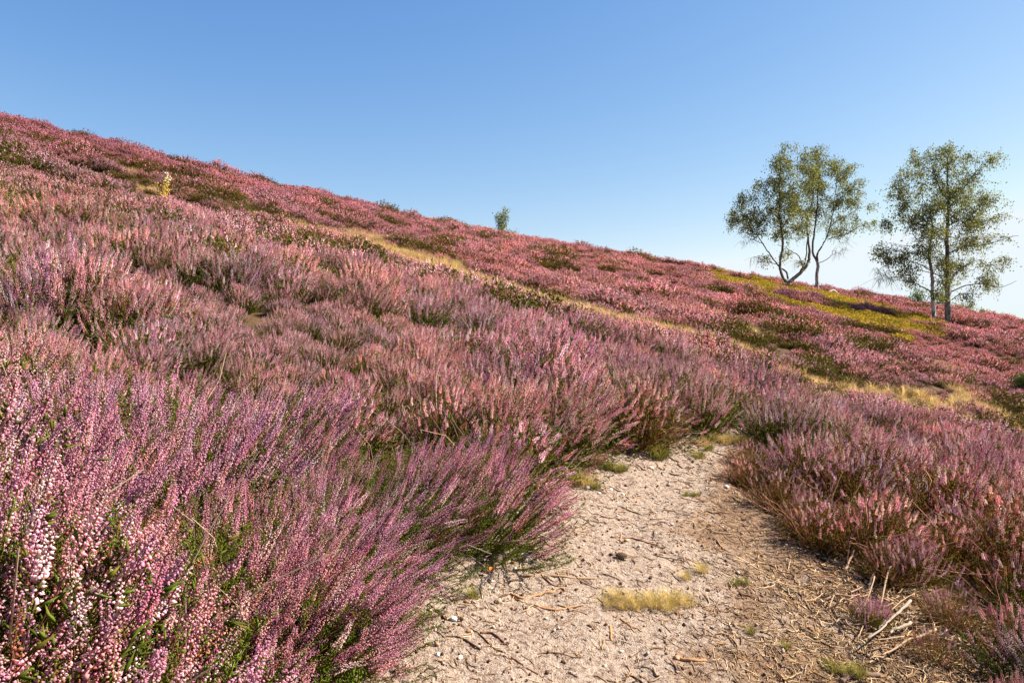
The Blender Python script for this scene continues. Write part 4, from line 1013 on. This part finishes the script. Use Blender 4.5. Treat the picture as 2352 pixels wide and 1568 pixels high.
# shrubs behind the crest
def shrub(px, py, w, h, Y, name, label, greens, seed, nl=600, ls=.10, group=None, cat='shrub', z0=None, stems=7):
    r_ = np.random.default_rng(seed); s = Y/F; X = (px-CX)/F*Y
    Z = gz(X, Y) if z0 is None else z0
    top = H+(CY-(py-h))/F*Y; hh = max(top-Z, .4); ww = w*s/2
    root = empty(name, (X, Y, Z)); tag(root, label, cat, group)
    m = MB(); a = r_.uniform(0, 6.28, stems); rr = r_.uniform(.2, .85, stems)*ww; hz = hh*r_.uniform(.65, 1.0, stems); t = np.linspace(0, 1, 6)
    P = np.stack([np.cos(a)[:, None]*rr[:, None]*t**1.3, np.sin(a)[:, None]*rr[:, None]*t**1.3, hz[:, None]*t], 2)+r_.normal(0, .02*ww, (stems, 6, 3))*t[None, :, None]
    tubes(m, P, np.linspace(.02, .006, 6)[None].repeat(stems, 0)*max(1, hh/2), np.full((stems, 3), .08), 5); m.build('trunk', M_BARK, root)
    k = r_.integers(0, stems, nl); tt = r_.uniform(.30, 1.02, nl)
    c = np.stack([np.array([np.interp(tt[i], t, P[k[i], :, d]) for i in range(nl)]) for d in range(3)], 1)
    c += norm(r_.normal(size=(nl, 3)))*(r_.random((nl, 1))**.5)*min(ww*.5, .55)*np.array([1, 1, .8])
    ax = norm(r_.normal(size=(nl, 3))+[0, 0, -.4]); sd = norm(np.cross(ax, r_.normal(size=(nl, 3)))); l = ls*r_.uniform(.7, 1.3, (nl, 1))
    V = np.stack([c-ax*l*.5, c+sd*l*.3, c+ax*l*.6, c-sd*l*.3], 1).reshape(-1, 3)
    g_ = np.array(greens)[r_.integers(0, len(greens), nl)]*r_.uniform(.65, 1.3, (nl, 1))
    m2 = MB(); m2.add(V, np.arange(4*nl).reshape(-1, 4), np.repeat(g_, 4, 0)); m2.build('crown', M_LEAF, root)
    return root
MIDG = [(.10, .16, .03), (.13, .18, .035), (.08, .13, .03)]
PALEG = [(.18, .22, .05), (.22, .24, .05), (.15, .19, .05)]
def crest_y(px, extra): return float(DC((px-CX)/F))+extra
shrub(1152, 536, 40, 62, crest_y(1152, 2), 'birch_sapling', 'small round birch sapling alone on the skyline in the middle', OLIVE+PALEG, 31, 1100, .09, cat='tree')
shrub(1172, 540, 40, 16, crest_y(1172, 2.5), 'low_shrub', 'low yellow green shrub at the right foot of the skyline sapling', PALEG, 32, 260, .08)
def c2(a): return C2(a)
for (a, w, h, lb, gr, sd) in (((232, 735), 75, 62, 'dark green shrub behind the crest, left of the white birch trunk', MIDG, 33), ((325, 745), 50, 62, 'yellow green shrub between the two right birch trunks, behind the crest', PALEG+MIDG, 34),
                              ((410, 775), 60, 45, 'loose green shrub behind the crest, right of the dark birch trunk', PALEG, 35), ((515, 805), 42, 40, 'small pale shrub on the skyline at the far right', PALEG, 36), ((180, 722), 36, 14, 'low flat green shrub on the skyline between the birch pairs', MIDG, 37)):
    q = C2(a); shrub(q[0], q[1], w*k2*1.7, h*k2*1.15, crest_y(q[0], 4), 'green_shrub', lb, gr, sd, 900 if w > 40 else 350, .11)
# dark bush standing on the hollow's far side at the right
for (px_, py_, w, h, lb, sd) in ((2372, 912, 95, 55, 'dark green bush at the right edge shading the heather', 41),):
    yy_ = float(unproj(px_, py_)[1]); shrub(px_, py_, w, h, yy_, 'green_shrub', lb, [(.06, .09, .02), (.05, .07, .02), (.10, .12, .02)], sd, 3600, .05, stems=14)
# tall dry weed on the left slope
def weed(px, py, hpx, label):
    r_ = np.random.default_rng(4); Y = float(unproj(px, py, .15)[1]); X = (px-CX)/F*Y; Z = gz(X, Y); top = H+(CY-(py-hpx))/F*Y; hh = top-Z
    root = empty('dry_weed', (X, Y, Z)); tag(root, label, 'weed'); m = MB(); ml = MB(); mf = MB()
    for k in range(9):
        a = r_.uniform(0, 6.28); sp = r_.uniform(.02, .16); t = np.linspace(0, 1, 7); h_ = hh*(1 if k == 0 else r_.uniform(.6, .97))
        P = np.stack([math.cos(a)*sp*t**1.5, math.sin(a)*sp*t**1.5, h_*t], 1); tubes(m, P[None], np.linspace(.007, .003, 7)[None], np.array([[.50, .36, .10]]), 5)
        for j in range(26):
            b = P[r_.integers(2, 7)]; octas(ml, (b+r_.normal(0, .02, 3))[None], norm(r_.normal(size=(1, 3))+[[0, 0, .6]]), np.array([r_.uniform(.03, .07)]), np.array([.018]), np.array([[.62, .42, .08]])*r_.uniform(.6, 1.2))
        if k in (0, 2, 3, 5): octas(mf, P[-1][None]+r_.normal(0, .02, (7, 3)), norm(r_.normal(size=(7, 3))+[0, 0, .2]), np.full(7, .07), np.full(7, .035), np.tile([.60, .52, .36], (7, 1)))
    m.build('stem', M_WOOD, root); ml.build('foliage', M_WOOD, root); mf.build('seed_head', M_WOOD, root)
weed(374, 470, 68, 'dry yellow weed with whitish seed heads, rising above the heather on the left slope')
# fallen branch beside the slender birch
def fallen():
    m = MB(); q = [C1(a) for a in ((552, 842), (575, 826), (600, 822), (625, 840), (643, 858))]
    Y = YB-1.0; P = []
    for k, a in enumerate(q):
        X = (a[0]-CX)/F*Y; P.append([X, Y+.15*k, H+(CY-a[1])/F*Y])
    P = np.array(P); P[:, 2] += gz(P[0, 0], Y)+.12-P[0, 2] if P[0, 2] < gz(P[0, 0], Y)+.1 else 0
    c = P.mean(0); tube1(m, P-c, .045, .075, (.5, .42, .34), 7, .004); o = m.build('fallen_branch', M_WOOD, None, True); o.location = c
    tag(o, 'bent pale fallen branch on the bilberry patch, right of the slender birch', 'branch')
fallen()

# ------------------------------------------------------------------ light, sky, camera
w = bpy.data.worlds.new('World'); sc.world = w; w.use_nodes = True
nt = w.node_tree; nt.nodes.clear()
bg = nt.nodes.new('ShaderNodeBackground'); out = nt.nodes.new('ShaderNodeOutputWorld'); sky = nt.nodes.new('ShaderNodeTexSky')
sky.sky_type = 'NISHITA'; sky.sun_disc = False; sky.sun_elevation = SUN_EL
sky.sun_rotation = math.pi/2-SUN_AZ
sky.altitude = 0; sky.air_density = 1.0; sky.dust_density = .5; sky.ozone_density = 3.0
sep = nt.nodes.new('ShaderNodeSeparateColor'); cmb = nt.nodes.new('ShaderNodeCombineColor')
nt.links.new(sky.outputs[0], sep.inputs[0])
for ch, (mid_in, mid_out, gam, top) in enumerate(((2.75, .50, 1.45, .85), (4.15, .72, 1.08, .95), (5.68, .95, .64, 1.0))):   # clear late summer sky: pale at the horizon, deep blue above
    d_ = nt.nodes.new('ShaderNodeMath'); d_.operation = 'DIVIDE'; d_.inputs[1].default_value = mid_in
    p_ = nt.nodes.new('ShaderNodeMath'); p_.operation = 'POWER'; p_.inputs[1].default_value = gam
    q_ = nt.nodes.new('ShaderNodeMath'); q_.operation = 'MULTIPLY'; q_.inputs[1].default_value = mid_out
    t_ = nt.nodes.new('ShaderNodeMath'); t_.operation = 'MINIMUM'; t_.inputs[1].default_value = top
    e_ = nt.nodes.new('ShaderNodeMath'); e_.operation = 'MULTIPLY'; e_.inputs[1].default_value = 10/2**1.65
    nt.links.new(sep.outputs[ch], d_.inputs[0]); nt.links.new(d_.outputs[0], p_.inputs[0]); nt.links.new(p_.outputs[0], q_.inputs[0]); nt.links.new(q_.outputs[0], t_.inputs[0]); nt.links.new(t_.outputs[0], e_.inputs[0]); nt.links.new(e_.outputs[0], cmb.inputs[ch])
nt.links.new(cmb.outputs[0], bg.inputs[0]); bg.inputs[1].default_value = .10
nt.links.new(bg.outputs[0], out.inputs[0])
sl = bpy.data.lights.new('sun', 'SUN'); sl.energy = 4.6; sl.angle = R(.53); sl.color = (1, .945, .86)
so = link(bpy.data.objects.new('sun', sl))
dv = Vector((math.cos(SUN_EL)*math.cos(SUN_AZ), math.cos(SUN_EL)*math.sin(SUN_AZ), math.sin(SUN_EL)))
so.rotation_euler = dv.to_track_quat('Z', 'Y').to_euler(); so.location = (20, -3, 30)
cd = bpy.data.cameras.new('camera'); cd.sensor_width = 36; cd.lens = 28; cd.clip_start = .05; cd.clip_end = 5000
co = link(bpy.data.objects.new('camera', cd)); co.location = (0, 0, H); co.rotation_euler = (R(90), 0, 0)
sc.camera = co
sc.view_settings.view_transform = 'Standard'; sc.view_settings.look = 'None'; sc.view_settings.exposure = 1.65; sc.view_settings.gamma = 1
sc.cycles.max_bounces = 6; sc.cycles.diffuse_bounces = 3; sc.cycles.transmission_bounces = 3; sc.cycles.use_denoising = True
